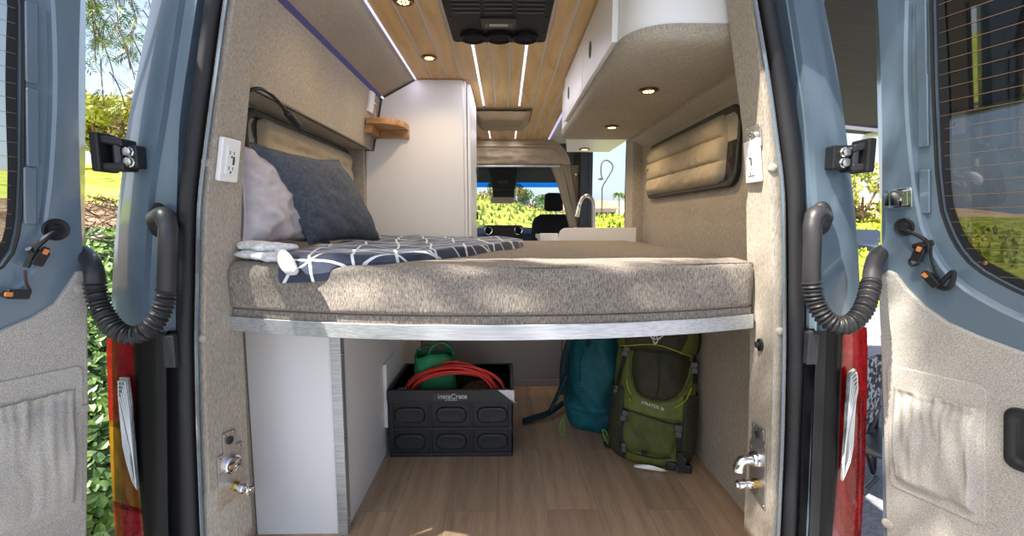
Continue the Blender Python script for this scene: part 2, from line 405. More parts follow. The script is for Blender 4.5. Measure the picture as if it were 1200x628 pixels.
for k in range(80): d.box((-.468, 1.005 + k*.0182, 1.7485), (-.463, 1.012 + k*.0182, 1.7505))
d.build('diode', LED, o, smooth=0)['kind'] = 'stuff'
mb = MB(); mb.extrude([(-.656, 1.2, 1.650), (-.640, 1.2, 1.661), (-.648, 1.2, 1.675), (-.660, 1.2, 1.668)], (0, 1.24, 0))
tag(mb.build('led_strip', LEDDIM, smooth=0), 'dim violet light strip where left fabric wall meets the sloping panel', 'light strip', 'led strips along the van roof')

# ------------------------------------------------------------------ ceiling puck lights
def puck(loc, label, group, tilt=None):
    t = thing('puck_light', label, 'downlight', loc, group)
    x, y, z = loc
    M = Matrix.Translation(V(loc))
    a = MB(); a.lathe([(.024, -.001), (.034, -.001), (.036, -.003), (.034, -.007), (.026, -.0085), (.024, -.006)], M, 28); a.build('bezel', BRONZE, t)
    b = MB(); b.lathe([(.025, -.002), (.025, -.0045), (.0005, -.0048)], M, 24); l = b.build('lens', WARMD, t)
    c = MB()
    for k in range(9):
        r_, a_ = (0, 0) if k == 0 else (.0155, k*math.pi/4)
        c.ball((x + r_*math.cos(a_), y + r_*math.sin(a_), z - .0055), (.0048, .0048, .003), None, 8, 5)
    c.build('led_bulb', WARM, l)['kind'] = 'stuff'
    return t
BRONZE = mat('bronze_bezel', srgb(120, 82, 44), .35, .8)
WARMD = emit('warm_lens', (1, .52, .13), 1.3)
pk0 = puck((-.341, 2.133, 1.7515), 'small warm round downlight in plank ceiling, right beside tall white cabinet top', 'puck lights')
copy_thing(pk0, (-.339, 1.603, 1.7515), 'small warm round downlight in plank ceiling, cut by the top of the picture', 'puck lights')
copy_thing(pk0, (.516, 1.677, 1.486), 'warm round downlight under fabric overhead cabinet, the larger and nearer one', 'puck lights')
copy_thing(pk0, (.534, 2.316, 1.486), 'warm round downlight under fabric overhead cabinet, near its far end', 'puck lights')
copy_thing(pk0, (.520, 3.02, 1.486), 'warm round downlight under the small white box past the overhead cabinet', 'puck lights')
# round white dome light on the sloping panel
c0 = PY(363, -4, 1.50); nrm = V((-.091, 0, -.175)).normalized(); nrm = V((.46, 0, -.89))
c0 = V((-.592, 1.372, 1.689)); M = frame(c0, (0, 1, 0), nrm)
mb = MB(); mb.lathe([(.045, -.002), (.045, .005), (.038, .009), (.001, .010)], M, 28)
tag(mb.build('dome_light', WHITEP), 'round white fitting on the sloping fabric panel at the picture top', 'dome light')

# ------------------------------------------------------------------ rooftop air unit
ACB = mat('air_unit_black', (.006, .006, .006), .6, spec=.25)
t = thing('air_conditioner', 'black ceiling air conditioner panel with grilles, display and three round outlets', 'air conditioner', (-.02, 1.6, 1.75))
mb = MB(); mb.prism(rrect(.366, .72, .02, 5, -.022, 1.525), .03, Matrix.Translation((0, 0, 1.722))); mb.build('body', ACB, t, bevel=.006)
for x0 in (-.13, -.022, .086):
    mb = MB()
    for k in range(7): mb.box((x0 - .046, 1.44 + k*.030 - .010, 1.7195), (x0 + .046, 1.44 + k*.030 + .006, 1.7235))
    mb.build('air_grille', RUB, t, smooth=0)
mb = MB(); mb.prism(rrect(.125, .080, .006, 3, -.022, 1.700), .006, Matrix.Translation((0, 0, 1.717))); p = mb.build('display_panel', mat('display_brown', srgb(52, 40, 34), .6), t)
mb = MB(); mb.box((-.056, 1.698, 1.7155), (.012, 1.718, 1.7175)); mb.build('screen', mat('lcd', srgb(150, 148, 140), .3), p, smooth=0)
BTN = mat('button_marks', srgb(110, 88, 74), .5)
for sx in (-1, 1):
    mb = MB()
    for j in range(3): mb.box((-.022 + sx*.044 - .006, 1.699 + j*.009, 1.7157), (-.022 + sx*.044 + .006, 1.704 + j*.009, 1.7175))
    mb.build('button', BTN, p, smooth=0)['kind'] = 'stuff'
for x0 in (-.122, -.022, .078):
    mb = MB(); M = Matrix.Translation((x0, 1.822, 1.721)); mb.lathe([(.034, .004), (.049, .004), (.050, -.010), (.046, -.012), (.038, -.004), (.034, .002)], M, 32); q = mb.build('air_outlet', ACB, t)
    mb = MB()
    for k in range(5): mb.box((x0 - .036, 1.822 - .03 + k*.014, 1.716), (x0 + .036, 1.822 - .03 + k*.014 + .003, 1.724))
    mb.build('louver', RUB, q, smooth=0)
for x0, y0 in ((-.19, 1.66), (-.19, 1.79), (-.19, 1.87), (.146, 1.66), (.146, 1.79), (.146, 1.87), (-.072, 1.873), (.028, 1.873)):
    MB().lathe([(.005, .001), (.005, -.002), (.001, -.003)], Matrix.Translation((x0, y0, 1.722)), 10).build('screw', RUB, t)
# fabric roof vent cover
t = thing('vent_cover', 'tan quilted fabric cover hanging under the roof vent, between the light strips', 'vent cover', (-.02, 3.2, 1.75))
def vf(u, v):
    x = -.205 + .375*u; e = min(1, 8*min(u, 1-u, v, 1-v) + .12)
    y = 3.07 + .40*v; z = 1.748 - .055*(e**.5)*(.75 + .35*v) - .018*abs(math.sin(v*math.pi*3))*e + .004*nz(x*20, y*14)
    return (x, y, z)
mb = MB(); mb.grid(vf, 40, 28); mb.build('quilted_cover', HEADF, t, smooth=60)
mb = MB(); mb.prism(rrect(.40, .43, .02, 4, -.018, 3.27), .01, Matrix.Translation((0, 0, 1.743))); mb.build('vent_frame', mat('vent_trim', srgb(120, 105, 85), .6), t)

# ------------------------------------------------------------------ overhead cabinet
t = thing('overhead_cabinet', 'white overhead cabinet with rounded end and fabric wrapped underside, above the bed', 'cabinet', (.5, 1.9, 1.5))
def cabpath(inset, z, y1=2.68):
    """outline in plan of the cabinet, near end rounded on the aisle side"""
    pts = []; r = .13; x0 = .326 + inset; y0 = 1.235 + inset
    pts.append((.725, y0, z))
    for k in range(11):
        a = math.radians(90 * k / 10); pts.append((x0 + r - r*math.sin(a), y0 + r - r*math.cos(a), z))
    pts.append((x0, y1, z)); pts.append((.725, y1, z)); return pts
rings = [cabpath(.055, 1.4875), cabpath(.040, 1.4875), cabpath(.018, 1.492), cabpath(.005, 1.502), cabpath(0, 1.515), cabpath(0, 1.532)]
mb = MB(); mb.loft(rings, True, True); mb.build('fabric_underside', FAB, t, smooth=60)
mb = MB(); mb.loft([cabpath(.004, 1.532), cabpath(.004, 1.751)], True, True); mb.build('carcass', WHITE, t, smooth=40)
for (ya, yb) in ((1.37, 1.88), (1.884, 2.44)):
    mb = MB(); mb.box((.310, ya, 1.534), (.329, yb, 1.745)); d = mb.build('door', WHITE, t, smooth=0, bevel=.002)
    yl = yb - .17; M = frame((.310, yl, 1.635), (0, 1, 0), (-1, 0, 0))
    mb = MB(); mb.prism([(.017*math.cos(a*math.pi/12), .030*math.sin(a*math.pi/12)) for a in range(24)], .003, M); l = mb.build('latch', DKG, d, bevel=.001)
    mb = MB(); mb.prism([(.011*math.cos(a*math.pi/12), .022*math.sin(a*math.pi/12)) for a in range(24)], .0045, M); mb.build('latch_button', BLKG, d)
# white box beyond it
mb = MB(); mb.extrude([(.355, 2.69, 1.487), (.425, 3.18, 1.487), (.72, 3.18, 1.487), (.72, 2.69, 1.487)], (0, 0, .12))
tag(mb.build('overhead_box', WHITE, smooth=0, bevel=.004), 'small white box with a downlight, past the far end of the overhead cabinet', 'cabinet')

# ------------------------------------------------------------------ tall cabinet
t = thing('tall_cabinet', 'tall white cabinet standing at the far left end of the bed', 'cabinet', (-.45, 2.7, 0))
yc = 2.452
prof = [(-.202, .80), (-.206, 1.749), (-.459, 1.749), (-.640, 1.650), (-.694, 1.383), (-.745, 1.383), (-.745, .80)]
mb = MB(); mb.extrude([(x, yc + .018, z) for x, z in prof], (0, .55, 0)); mb.build('carcass', WHITE, t, smooth=0)
mb = MB(); mb.box((-.745, 2.738, 0), (-.202, yc + .568, .80)); mb.build('base_box', WHITE, t, smooth=0)
mb = MB(); mb.extrude([(x, yc, z) for x, z in [(-.218, .80), (-.222, 1.748), (-.459, 1.748), (-.641, 1.649), (-.692, 1.383), (-.734, 1.383), (-.745, .95), (-.745, .80)]], (0, .017, 0)); mb.build('end_panel', WHITE, t, smooth=0, bevel=.0015)
mb = MB(); mb.box((-.201, yc + .03, .9), (-.184, yc + .53, 1.735)); d = mb.build('door', WHITE, t, smooth=0, bevel=.002)
for z in (1.33, 1.05):
    mb = MB(); mb.prism(rrect(.022, .05, .006, 3), .010, frame((-.182, yc + .47, z), (0, 1, 0), (1, 0, 0))); mb.build('latch' if z < 1.2 else 'hinge', DKG, d, bevel=.002)

# ------------------------------------------------------------------ corner shelf and wall switch
t = thing('corner_shelf', 'small light wood corner shelf between left wall and tall white cabinet', 'shelf', (-.6, 2.35, 1.5))
pl = [(-.676, 2.451), (-.676, 2.265), (-.65, 2.255)]
for k in range(9):
    a = math.radians(90*k/8); pl.append((-.62 + .115*math.sin(a), 2.370 - .115*math.cos(a)))
pl += [(-.503, 2.40), (-.503, 2.451)]
mb = MB(); mb.extrude([(x, y, 1.484) for x, y in pl], (0, 0, .030)); mb.build('board', SHELFW, t, smooth=30, bevel=.003)
mb = MB(); mb.box((-.690, 2.275, 1.446), (-.650, 2.451, 1.484)); mb.build('wall_cleat', SHELFW, t, smooth=0, bevel=.002)
mb = MB(); mb.box((-.650, 2.425, 1.446), (-.503, 2.451, 1.484)); mb.build('cabinet_cleat', SHELFW, t, smooth=0, bevel=.002)
t = thing('wall_switch', 'slim white switch with a thin wire, above the corner shelf', 'switch', (-.67, 2.3, 1.6))
mb = MB(); mb.extrude([(-.673, 2.275, 1.548), (-.661, 2.275, 1.548), (-.644, 2.275, 1.645), (-.656, 2.275, 1.645)], (0, .065, 0)); mb.build('plate', WHITEP, t, smooth=0, bevel=.002)
mb = MB(); mb.box((-.655, 2.325, 1.595), (-.646, 2.35, 1.603)); mb.build('toggle', WHITEP, t, smooth=0)
mb = MB(); mb.tube(smooth_path([(-.655, 2.345, 1.59), (-.657, 2.36, 1.56), (-.660, 2.39, 1.53), (-.66, 2.40, 1.515)], 5), .002, 6); mb.build('wire', WHITEP, t)

# ------------------------------------------------------------------ quilted window covers
def window_cover(name, label, X, sgn, y0, y1, z0, z1, tilt, near, nch=3):
    """sgn: direction of the room (+1 when the wall is on the left)"""
    t = thing(name, label, 'window cover', (X, (y0+y1)/2, z0), 'quilted window covers')
    w = y1 - y0; h = z1 - z0; cy = (y0+y1)/2; cz = (z0+z1)/2
    up = V((tilt, 0, 1)).normalized(); M = frame((X, cy, cz), (0, 1, 0), V((sgn, 0, 0)))
    M = Matrix.Translation((X, cy, cz)) @ Matrix(((0, 0, sgn, 0), (1, 0, 0, 0), (0, 1, 0, 0), (0, 0, 0, 1)))
    if tilt: M = Matrix.Translation((X, cy, cz)) @ Matrix.Rotation(tilt, 4, 'Y') @ Matrix(((0, 0, sgn, 0), (1, 0, 0, 0), (0, 1, 0, 0), (0, 0, 0, 1)))
    out = rrect(w, h, .06, 8); inn = rrect(w - .05, h - .05, .045, 8)
    mb = MB(); mb.loft([[(x, y, .0) for x, y in out], [(x, y, .014) for x, y in out], [(x, y, .016) for x, y in rrect(w - .012, h - .012, .055, 8)], [(x, y, .010) for x, y in inn], [(x, y, 0) for x, y in inn]], True, False, M); mb.build('window_frame', RUB, t)
    mb = MB(); mb.prism(rrect(w - .04, h - .04, .045, 8), .004, M); mb.build('window_pane', BLKG, t)
    # padded cover, three long channels, its near end short of the frame
    a, b = -w/2 + near, w/2 - .012
    def f(u, v):
        x = a + (b - a)*u; y = (-h/2 + .012) + (h - .024)*v
        cx = min(1, min(u, 1-u)*w/.05); cyy = min(1, min(v, 1-v)*h/.045); e = (1-(1-cx)**2)**.5 * (1-(1-cyy)**2)**.5
        # rounded corners
        rx = max(0, .05 - min(u, 1-u)*(b-a)); ry = max(0, .05 - min(v, 1-v)*h)
        if rx > 0 and ry > 0:
            rr = math.hypot(rx, ry)
            if rr > .05:
                k = .05/rr; x += (rx*(1-k))*(1 if u < .5 else -1); y += (ry*(1-k))*(1 if v < .5 else -1); e = 0
        q = abs(math.sin(math.pi*nch*v))**.45
        return (x, y, .004 + .034*e*(.45 + .55*q) + .005*e*nz(x*26, y*34, 3) + .004*e*nz(x*60, y*9, 1))
    mb = MB(); mb.grid(f, 90, 42, M)
    ff = lambda u, v: (f(u, v)[0], f(u, v)[1], .003); mb.grid(ff, 4, 4, M)
    c = mb.build('padded_cover', QUILT, t, smooth=80)
    mb = MB(); mb.box((b - .075, .005, .03), (b - .04, .012, .044), M); mb.build('snap_tab', BRASS, c, smooth=0)
    return t
window_cover('window_cover', 'tan quilted window cover in left niche, behind the pillows', -.813, 1, 1.44, 2.40, 1.02, 1.375, 0, .085, 4)
window_cover('window_cover', 'tan quilted window cover in black framed window on right wall, above the bed', .793, -1, 1.53, 2.50, 1.135, 1.415, 0.032, .10)
# ------------------------------------------------------------------ gooseneck reading lamp
t = thing('reading_lamp', 'black gooseneck reading lamp on left wall above the pillows', 'lamp', (-.7, 1.28, 1.37))
pts = [PY(*p) for p in ((285, 112, 1.27), (292, 106, 1.27), (305, 104, 1.28), (318, 111, 1.31), (328, 121, 1.35), (336, 131, 1.39))]
mb = MB(); mb.tube(smooth_path(pts, 6), .0052, 8); mb.build('gooseneck', BLKP, t)
a = PY(334, 128, 1.385); b = PY(349, 147, 1.45)
mb = MB(); dv = (b - a); mb.tube([a, a + dv*.15, a + dv*.2, a + dv*.97, b], [.008, .0085, .0125, .0135, .012], 16); mb.build('lamp_head', BLKP, t)
mb = MB(); mb.lathe([(.022, 0), (.022, .012), (.012, .02), (.008, .03)], frame(pts[0] + V((-.02, 0, -.01)), (0, 1, 0), (1, 0, 0)), 16); mb.build('wall_mount', BLKP, t)
# ------------------------------------------------------------------ bed
XL, XR = -.737, .671
def yfront(x):
    s = (x - (XL+XR)/2) / ((XR-XL)/2); return 1.068 + .117 * abs(s)**2.2
BB, BT, MTOP = .738, .765, .912
t = thing('bed_platform', 'bed platform with a bowed aluminium front rail across the van', 'bed platform', (-.03, 1.2, BB))
NX = 60; xs = [XL + (XR-XL)*k/NX for k in range(NX+1)]
def bowed(y0, y1, z0, z1, xa=XL, xb=XR):
    rings = []
    for k in range(NX+1):
        x = xa + (xb-xa)*k/NX; yf = yfront(x)
        rings.append([(x, yf + y0, z0), (x, yf + y1, z0), (x, yf + y1, z1), (x, yf + y0, z1)])
    mb = MB(); mb.loft(rings, True, True); return mb
bowed(.0, .006, .731, .769, XL + .005, XR - .004).build('front_rail', ALU, t, smooth=30, bevel=.0012)
rings = [[(x, yfront(x) + .010, .744), (x, 2.40, .744), (x, 2.40, .789), (x, yfront(x) + .010, .789)] for x in [XL + .006 + (XR - XL - .012)*k/NX for k in range(NX+1)]]
mb = MB(); mb.loft(rings, True, True); mb.build('deck', MATT, t, smooth=30, bevel=.003)
for lo, hi in (((XL, 1.5, .70), (-.70, 2.38, .745)), ((.64, 1.3, .70), (.78, 2.40, .745))): MB().box(lo, hi).build('side_bearer', ALU, t, smooth=0)

mt = thing('mattress', 'grey brown fabric mattress with bowed front edge filling the width of the van', 'mattress', (-.03, 1.7, .79))
def mtop_noise(x, y):
    return .006*nz(x*4, y*4, 2) + .004*nz(x*11, y*7, 5)
def mring(x, s):
    """cross-section at x; s is how far from the nearer end (0..1 over the rounded end)"""
    yf = yfront(x) + .001; zb, zt = .7895, MTOP; r = .022; e = 1 - s; sh = .018*e*e
    pts = []
    def wr(y, z, amt):
        # creases that run from the top front edge down to the right
        w = .007*math.sin(11*x + 2.1*math.sin(3.1*x) - 24*(z-.79)) * max(0, min(1, (z-.80)*14)) + .005*nz(x*7, z*10, 4) + .003*nz(x*17 + z*14, z*8, 9)
        return y - w*amt
    for k in range(3): pts.append((x, yf + sh + .012 - .012*k/2, zb + .0 + .006*k/2))
    for k in range(1, 13):
        z = zb + .006 + (zt - r - zb - .006)*k/12; pts.append((x, wr(yf + sh, z, 1), z))
    dz = .010*math.sin(5.2*x + 1) *.5
    for k in range(1, 6):
        a = math.radians(90*k/5); y = yf + sh + r - r*math.cos(a); z = zt - r + r*math.sin(a) - sh
        pts.append((x, wr(y, z, 1 - k/6), z + mtop_noise(x, y)*k/5))
    for k in range(1, 25):
        y = yf + r + (2.41 - yf - r)*(k/24)**1.4; pts.append((x, y, zt - sh*(1 if k < 24 else 2) + mtop_noise(x, y) * (1 if k < 24 else 0) + .008*math.exp(-((y-yf-.10)/.05)**2)*(.5 + .5*math.sin(7*x + 1.3))*min(1, s)*(1 if x > -.1 else .3)))
    pts.append((x, 2.415, zt - .03)); pts.append((x, 2.415, zb)); 
    return pts
rings = []
for k in range(141):
    x = XL + .001 + (XR - XL - .002)*k/140; rings.append(mring(x, min(1, min(x - XL, XR - x)/.025)))
mb = MB(); mb.loft(rings, True, True); mcover = mb.build('cover', MATT, mt, smooth=180)
rings2 = []
pp = [(x, yfront(x) + .012 - .004*math.sin(9*x), MTOP - .004 + .004*nz(x*5, 1)) for x in [-.02 + .68*k/60 for k in range(61)]]
mb = MB(); mb.tube(pp, .0028, 6); mb.build('piping', MATT, mt)
# ------------------------------------------------------------------ blanket
def blanket_mat():
    m = mat('blanket_navy', srgb(60, 66, 84), .95, spec=.1); bs(m).inputs['Sheen Weight'].default_value = .3
    tc = N(m, 'ShaderNodeTexCoord'); no = N(m, 'ShaderNodeTexNoise', Scale=6, Detail=2)
    L(m, tc, 'Object', no, 'Vector')
    acc = None
    wob = N(m, 'ShaderNodeMath', operation='MULTIPLY_ADD'); wob.inputs[1].default_value = .0; wob.inputs[2].default_value = .0; L(m, no, 'Fac', wob, 0)
    for a in (12, 72, 132):
        dt = N(m, 'ShaderNodeVectorMath', operation='DOT_PRODUCT'); dt.inputs[1].default_value = (math.cos(math.radians(a))*9.5, math.sin(math.radians(a))*9.5, math.sin(math.radians(a))*9.5)
        L(m, tc, 'Object', dt, 0)
        d2 = N(m, 'ShaderNodeVectorMath', operation='DOT_PRODUCT'); d2.inputs[1].default_value = (-math.sin(math.radians(a))*9.5*1.8138, math.cos(math.radians(a))*9.5*1.8138, math.cos(math.radians(a))*9.5*1.8138); L(m, tc, 'Object', d2, 0)
        sn = N(m, 'ShaderNodeMath', operation='SINE'); L(m, d2, 'Value', sn, 0)
        ms = N(m, 'ShaderNodeMath', operation='MULTIPLY_ADD'); ms.inputs[1].default_value = .05; L(m, sn, 'Value', ms, 0); L(m, dt, 'Value', ms, 2)
        ad = N(m, 'ShaderNodeMath', operation='ADD'); L(m, ms, 'Value', ad, 0); L(m, wob, 'Value', ad, 1)
        sh = N(m, 'ShaderNodeMath', operation='ADD'); sh.inputs[1].default_value = .5 if a == 72 else 0; L(m, ad, 'Value', sh, 0)
        fr = N(m, 'ShaderNodeMath', operation='FRACT'); L(m, sh, 'Value', fr, 0)
        sb = N(m, 'ShaderNodeMath', operation='SUBTRACT'); sb.inputs[1].default_value = .5; L(m, fr, 'Value', sb, 0)
        ab = N(m, 'ShaderNodeMath', operation='ABSOLUTE'); L(m, sb, 'Value', ab, 0)
        lt = N(m, 'ShaderNodeMath', operation='LESS_THAN'); lt.inputs[1].default_value = .034; L(m, ab, 'Value', lt, 0)
        if acc is None: acc = lt
        else:
            mx = N(m, 'ShaderNodeMath', operation='MAXIMUM'); L(m, acc, 'Value', mx, 0); L(m, lt, 'Value', mx, 1); acc = mx
    n2 = N(m, 'ShaderNodeTexNoise', Scale=9, Detail=4); L(m, tc, 'Object', n2, 'Vector')
    r = ramp(m, [(.3, srgb(44, 50, 66)), (.7, srgb(82, 90, 108))]); L(m, n2, 'Fac', r, 'Fac')
    mix = N(m, 'ShaderNodeMix', data_type='RGBA'); L(m, acc, 'Value', mix, 'Factor'); L(m, r, 'Color', mix, 'A'); mix.inputs['B'].default_value = (*srgb(226, 228, 230), 1)
    L(m, mix, 'Result', bs(m), 'Base Color'); return m
BLANK = blanket_mat()
SHERPA = noisy(mat('sherpa', (.7, .7, .68), .95), srgb(200, 202, 202), srgb(236, 238, 238), 90, bump=.8, dist=.004)
t = thing('blanket', 'navy blanket with white lattice lines and fleece back, spread over the left of the mattress', 'blanket', (-.35, 1.6, .92))
fr_pts = [(-.560, 1.115), (-.51, 1.106), (-.45, 1.102), (-.40, 1.105), (-.35, 1.112), (-.30, 1.126), (-.25, 1.160), (-.20, 1.225), (-.13, 1.35), (-.06, 1.51), (.02, 1.69), (.075, 1.90), (.070, 2.06)]
FP = smooth_path([V((x, y, 0)) for x, y in fr_pts], 10)
def fpt(u):
    k = u*(len(FP)-1); i = min(int(k), len(FP)-2); return FP[i].lerp(FP[i+1], k - i)
def bpt(u):   # far edge
    return V((-.70 + .70*u + .02*math.sin(6*u), 2.36 - .16*u*u*u, 0))
def bl(u, v, dz=0):
    a = fpt(u); b = bpt(u); s = v**1.5
    p = a.lerp(b, s)
    if u < .001: p.x -= 0
    h = .022 + .010*nz(p.x*5, p.y*5, 1) + .006*nz(p.x*13, p.y*10, 3)
    edge = min(1, v/.05); edge = edge*(2 - edge); eu = min(1, (1-u)/.04)
    q = yfront(p.x) + .024 - p.y; zm = MTOP     # follows the rounded front edge of the mattress
    if q > 0: zm = MTOP - .022 + math.sqrt(max(0, .022**2 - min(q, .022)**2)) - max(0, q - .020)*.55
    z = zm + .005 + .004*nz(p.x*9, 2) + h*(edge**.7)*(.3 + .7*eu**.6)
    return (p.x, p.y, z + dz)
mb = MB(); mb.grid(bl, 110, 70); n0 = 111*71
mb.add([bl(k/110, 0) for k in range(111)] + [tuple(V(bl(k/110, 0)) + V((0, .006, -.020))) for k in range(111)], [(k, k+1, 112+k, 111+k) for k in range(110)])
mb.add([bl(1, k/70) for k in range(71)] + [tuple(V(bl(1, k/70)) + V((-.006, 0, -.018))) for k in range(71)], [(k, k+1, 72+k, 71+k) for k in range(70)])
mb.build('lattice_cloth', BLANK, t, smooth=180)
# rolled fleece layers at the pillow end and the turned over corner
def roll(pts, r, sq=.6):
    mb = MB(); pts = smooth_path(pts, 8); rings = []
    for i, p in enumerate(pts):
        t_ = (pts[min(i+1, len(pts)-1)] - pts[max(i-1, 0)]).normalized(); s_ = t_.cross(V((0, 0, 1))).normalized(); rr = r*(min(1, .35 + 3*min(i, len(pts)-1-i)/len(pts)))
        ring = []
        for k in range(14):
            a = 2*math.pi*k/14; q = p + s_*math.cos(a)*rr*1.5 + V((0, 0, 1))*math.sin(a)*rr*sq
            q += V((1, 1, 1))*.004*nz(q.x*40, q.y*40, q.z*60); ring.append(q)
        rings.append(ring)
    mb.loft(rings, True, True); return mb
roll([PY(277, 297, 1.22), PY(300, 298, 1.19), PY(322, 301, 1.16), PY(345, 303, 1.15)], .022, .55).build('fleece_fold', SHERPA, t, smooth=180)
roll([PY(279, 286, 1.24), PY(300, 288, 1.20), PY(322, 290, 1.18), PY(350, 290, 1.19)], .022, .6).build('fleece_fold', SHERPA, t, smooth=180)
c = [PY(326, 292, 1.12), PY(333, 303, 1.085), PY(340, 314, 1.072), PY(347, 319, 1.066)]
mb = MB(); mb.tube(smooth_path(c, 8), [.008 + .010*math.sin(math.pi*k/24) for k in range(25)], 12); mb.build('turned_corner', SHERPA, t, smooth=180)

# ------------------------------------------------------------------ pillows
GREYC = noisy(mat('charcoal_linen', srgb(84, 90, 100), .92, spec=.2), srgb(78, 84, 94), srgb(96, 102, 112), 90, (1, 1, 1), 3, .25, dist=.002)
PALE = noisy(mat('pale_pillowcase', srgb(205, 198, 202), .9, spec=.2), srgb(196, 189, 193), srgb(214, 207, 210), 30, bump=.15, dist=.003)
def pillow(name, label, A, B, C, D, h, m, wr, seam=True):
    """corners A top near, B top far, C bottom far, D bottom near"""
    A, B, C, D = map(V, (A, B, C, D)); c = (A+B+C+D)/4
    n = (B - A).cross(D - A).normalized()
    if n.dot(CAM - c) < 0: n = -n
    t = thing(name, label, 'pillow', (c.x, c.y, min(A.z, B.z, C.z, D.z)))
    def f(u, v, s):
        a, b = 2*u - 1, 2*v - 1
        k = 1 - .10*(1 - b*b)*abs(a)**6; k2 = 1 - .10*(1 - a*a)*abs(b)**6
        uu, vv = (a*k + 1)/2, (b*k2 + 1)/2
        p = A.lerp(B, uu).lerp(D.lerp(C, uu), vv)
        e = max(0, (1 - a**4)*(1 - b**4))
        th = h*(e**.55)*(.80 + .20*(1-a*a)*(1-b*b))
        w = wr*e**.5*(nz(a*2.2, b*2.2, 3) + .6*nz(a*5 + b*3, b*5 - a*3, 7) + .8*(abs(a)**4+abs(b)**4)*math.sin(14*a*b + 3*a))
        return p + n*s*(th + w)
    mb = MB(); mb.grid(lambda u, v: f(u, v, 1), 48, 48); mb.grid(lambda u, v: f(u, v, -1), 48, 48)
    mb.build('case', m, t, smooth=180)
    if seam:
        q = [f(k/24, 0, 1) for k in range(24)] + [f(1, k/24, 1) for k in range(24)] + [f(1-k/24, 1, 1) for k in range(24)] + [f(0, 1-k/24, 1) for k in range(25)]
        mb = MB(); mb.tube(q, .0042, 6); mb.build('piping', m, t)
    return t
pillow('pillow', 'charcoal grey square pillow leaning in front of the pale pillow', PY(294, 168, 1.33), PY(396, 188, 1.78), PY(446, 283, 1.93), PY(363, 286, 1.46), .062, GREYC, .006, True)
pillow('pillow', 'pale pinkish white pillow squeezed between charcoal pillow and left pillar', (-.750, 1.30, 1.235), (-.748, 1.66, 1.22), (-.650, 1.68, .935), PY(284, 290, 1.235), .062, PALE, .018, True)

# ------------------------------------------------------------------ base cabinet under the bed
t = thing('base_cabinet', 'white cabinet with aluminium corner under the left of the bed', 'cabinet', (-.67, 2.0, 0))
mb = MB(); mb.box((-.81, 1.390, 0), (-.545, 1.404, .70)); mb.build('rear_panel', WHITE, t, smooth=0)
mb = MB(); mb.box((-.545, 1.382, 0), (-.514, 1.390, .70)); mb.box((-.522, 1.390, 0), (-.514, 1.415, .70)); mb.build('corner_trim', ALU, t, smooth=0, bevel=.001)
mb = MB(); mb.box((-.540, 1.415, 0), (-.524, 2.70, .70)); mb.build('side_panel', WHITE, t, smooth=0)
mb = MB(); mb.box((-.5235, 1.885, .125), (-.509, 2.66, .405)); mb.build('access_door', WHITE, t, smooth=0, bevel=.0015)
for z in (.05, .33, .60): MB().lathe([(.004, 0), (.004, .0015), (.001, .002)], frame((-.514, 1.40, z), (0, 1, 0), (1, 0, 0)), 10).build('screw', STEEL, t)
# ------------------------------------------------------------------ folding crate
CX0, CX1, CY0, CY1, CH = -.500, .032, 1.868, 2.228, .300
t = thing('folding_crate', 'black folding plastic crate with six ribbed front panels, on the wood floor', 'crate', ((CX0+CX1)/2, (CY0+CY1)/2, 0))
def crate_wall(o, x, w, cols, name, wall=.018):
    """a wall in its own frame: local x along, y up, z out"""
    M = frame(o, x, V(x).cross(V((0, 0, 1))))
    mb = MB(); mb.box((0, 0, -wall), (w, CH, -wall*.45), M)
    cw = w / cols; bw = .011
    for k in range(cols + 1): 
        a = max(0, k*cw - bw/2 - (.006 if k in (0, cols) else 0)); b = min(w, k*cw + bw/2 + (.006 if k in (0, cols) else 0)); mb.box((a, 0, -wall*.45), (b, CH - .052, 0), M)
    for z0, z1 in ((0, .017), (.116, .132), (CH - .062, CH - .050)): mb.box((0, z0, -wall*.45), (w, z1, .0005), M)
    mb.box((-.004, CH - .050, -wall), (w + .004, CH, .006), M)
    o_ = mb.build(name, CRATE, t, smooth=0, bevel=.0022)
    for r in range(2):
        for k in range(cols):
            cx = (k + .5)*cw; cz = .0665 + r*.116 + (.0035 if r else 0)
            Mo = M @ Matrix.Translation((cx, cz, -wall*.45)); p = MB(); bw_, bh_ = cw*.76, .074
            p.loft([[(a, b, 0) for a, b in rrect(bw_, bh_, .034, 6)], [(a, b, .0085) for a, b in rrect(bw_ - .012, bh_ - .010, .030, 6)], [(a, b, .0098) for a, b in rrect(bw_ - .022, bh_ - .020, .024, 6)], [(a, b, .0092) for a, b in rrect(bw_ - .030, bh_ - .030, .020, 6)]], True, True, Mo)
            p.build('panel_boss', CRATE, o_, smooth=30)
    return M, o_
MF, frontw = crate_wall((CX0, CY0, 0), (1, 0, 0), CX1 - CX0, 3, 'front_wall')
crate_wall((CX1, CY0, 0), (0, 1, 0), CY1 - CY0, 2, 'side_wall')
crate_wall((CX0, CY1, 0), (0, -1, 0), CY1 - CY0, 2, 'side_wall')
crate_wall((CX1, CY1, 0), (-1, 0, 0), CX1 - CX0, 3, 'back_wall')
mb = MB(); mb.box((CX0 + .012, CY0 + .012, .001), (CX1 - .012, CY1 - .012, .012)); mb.build('base', CRATE, t, smooth=0)
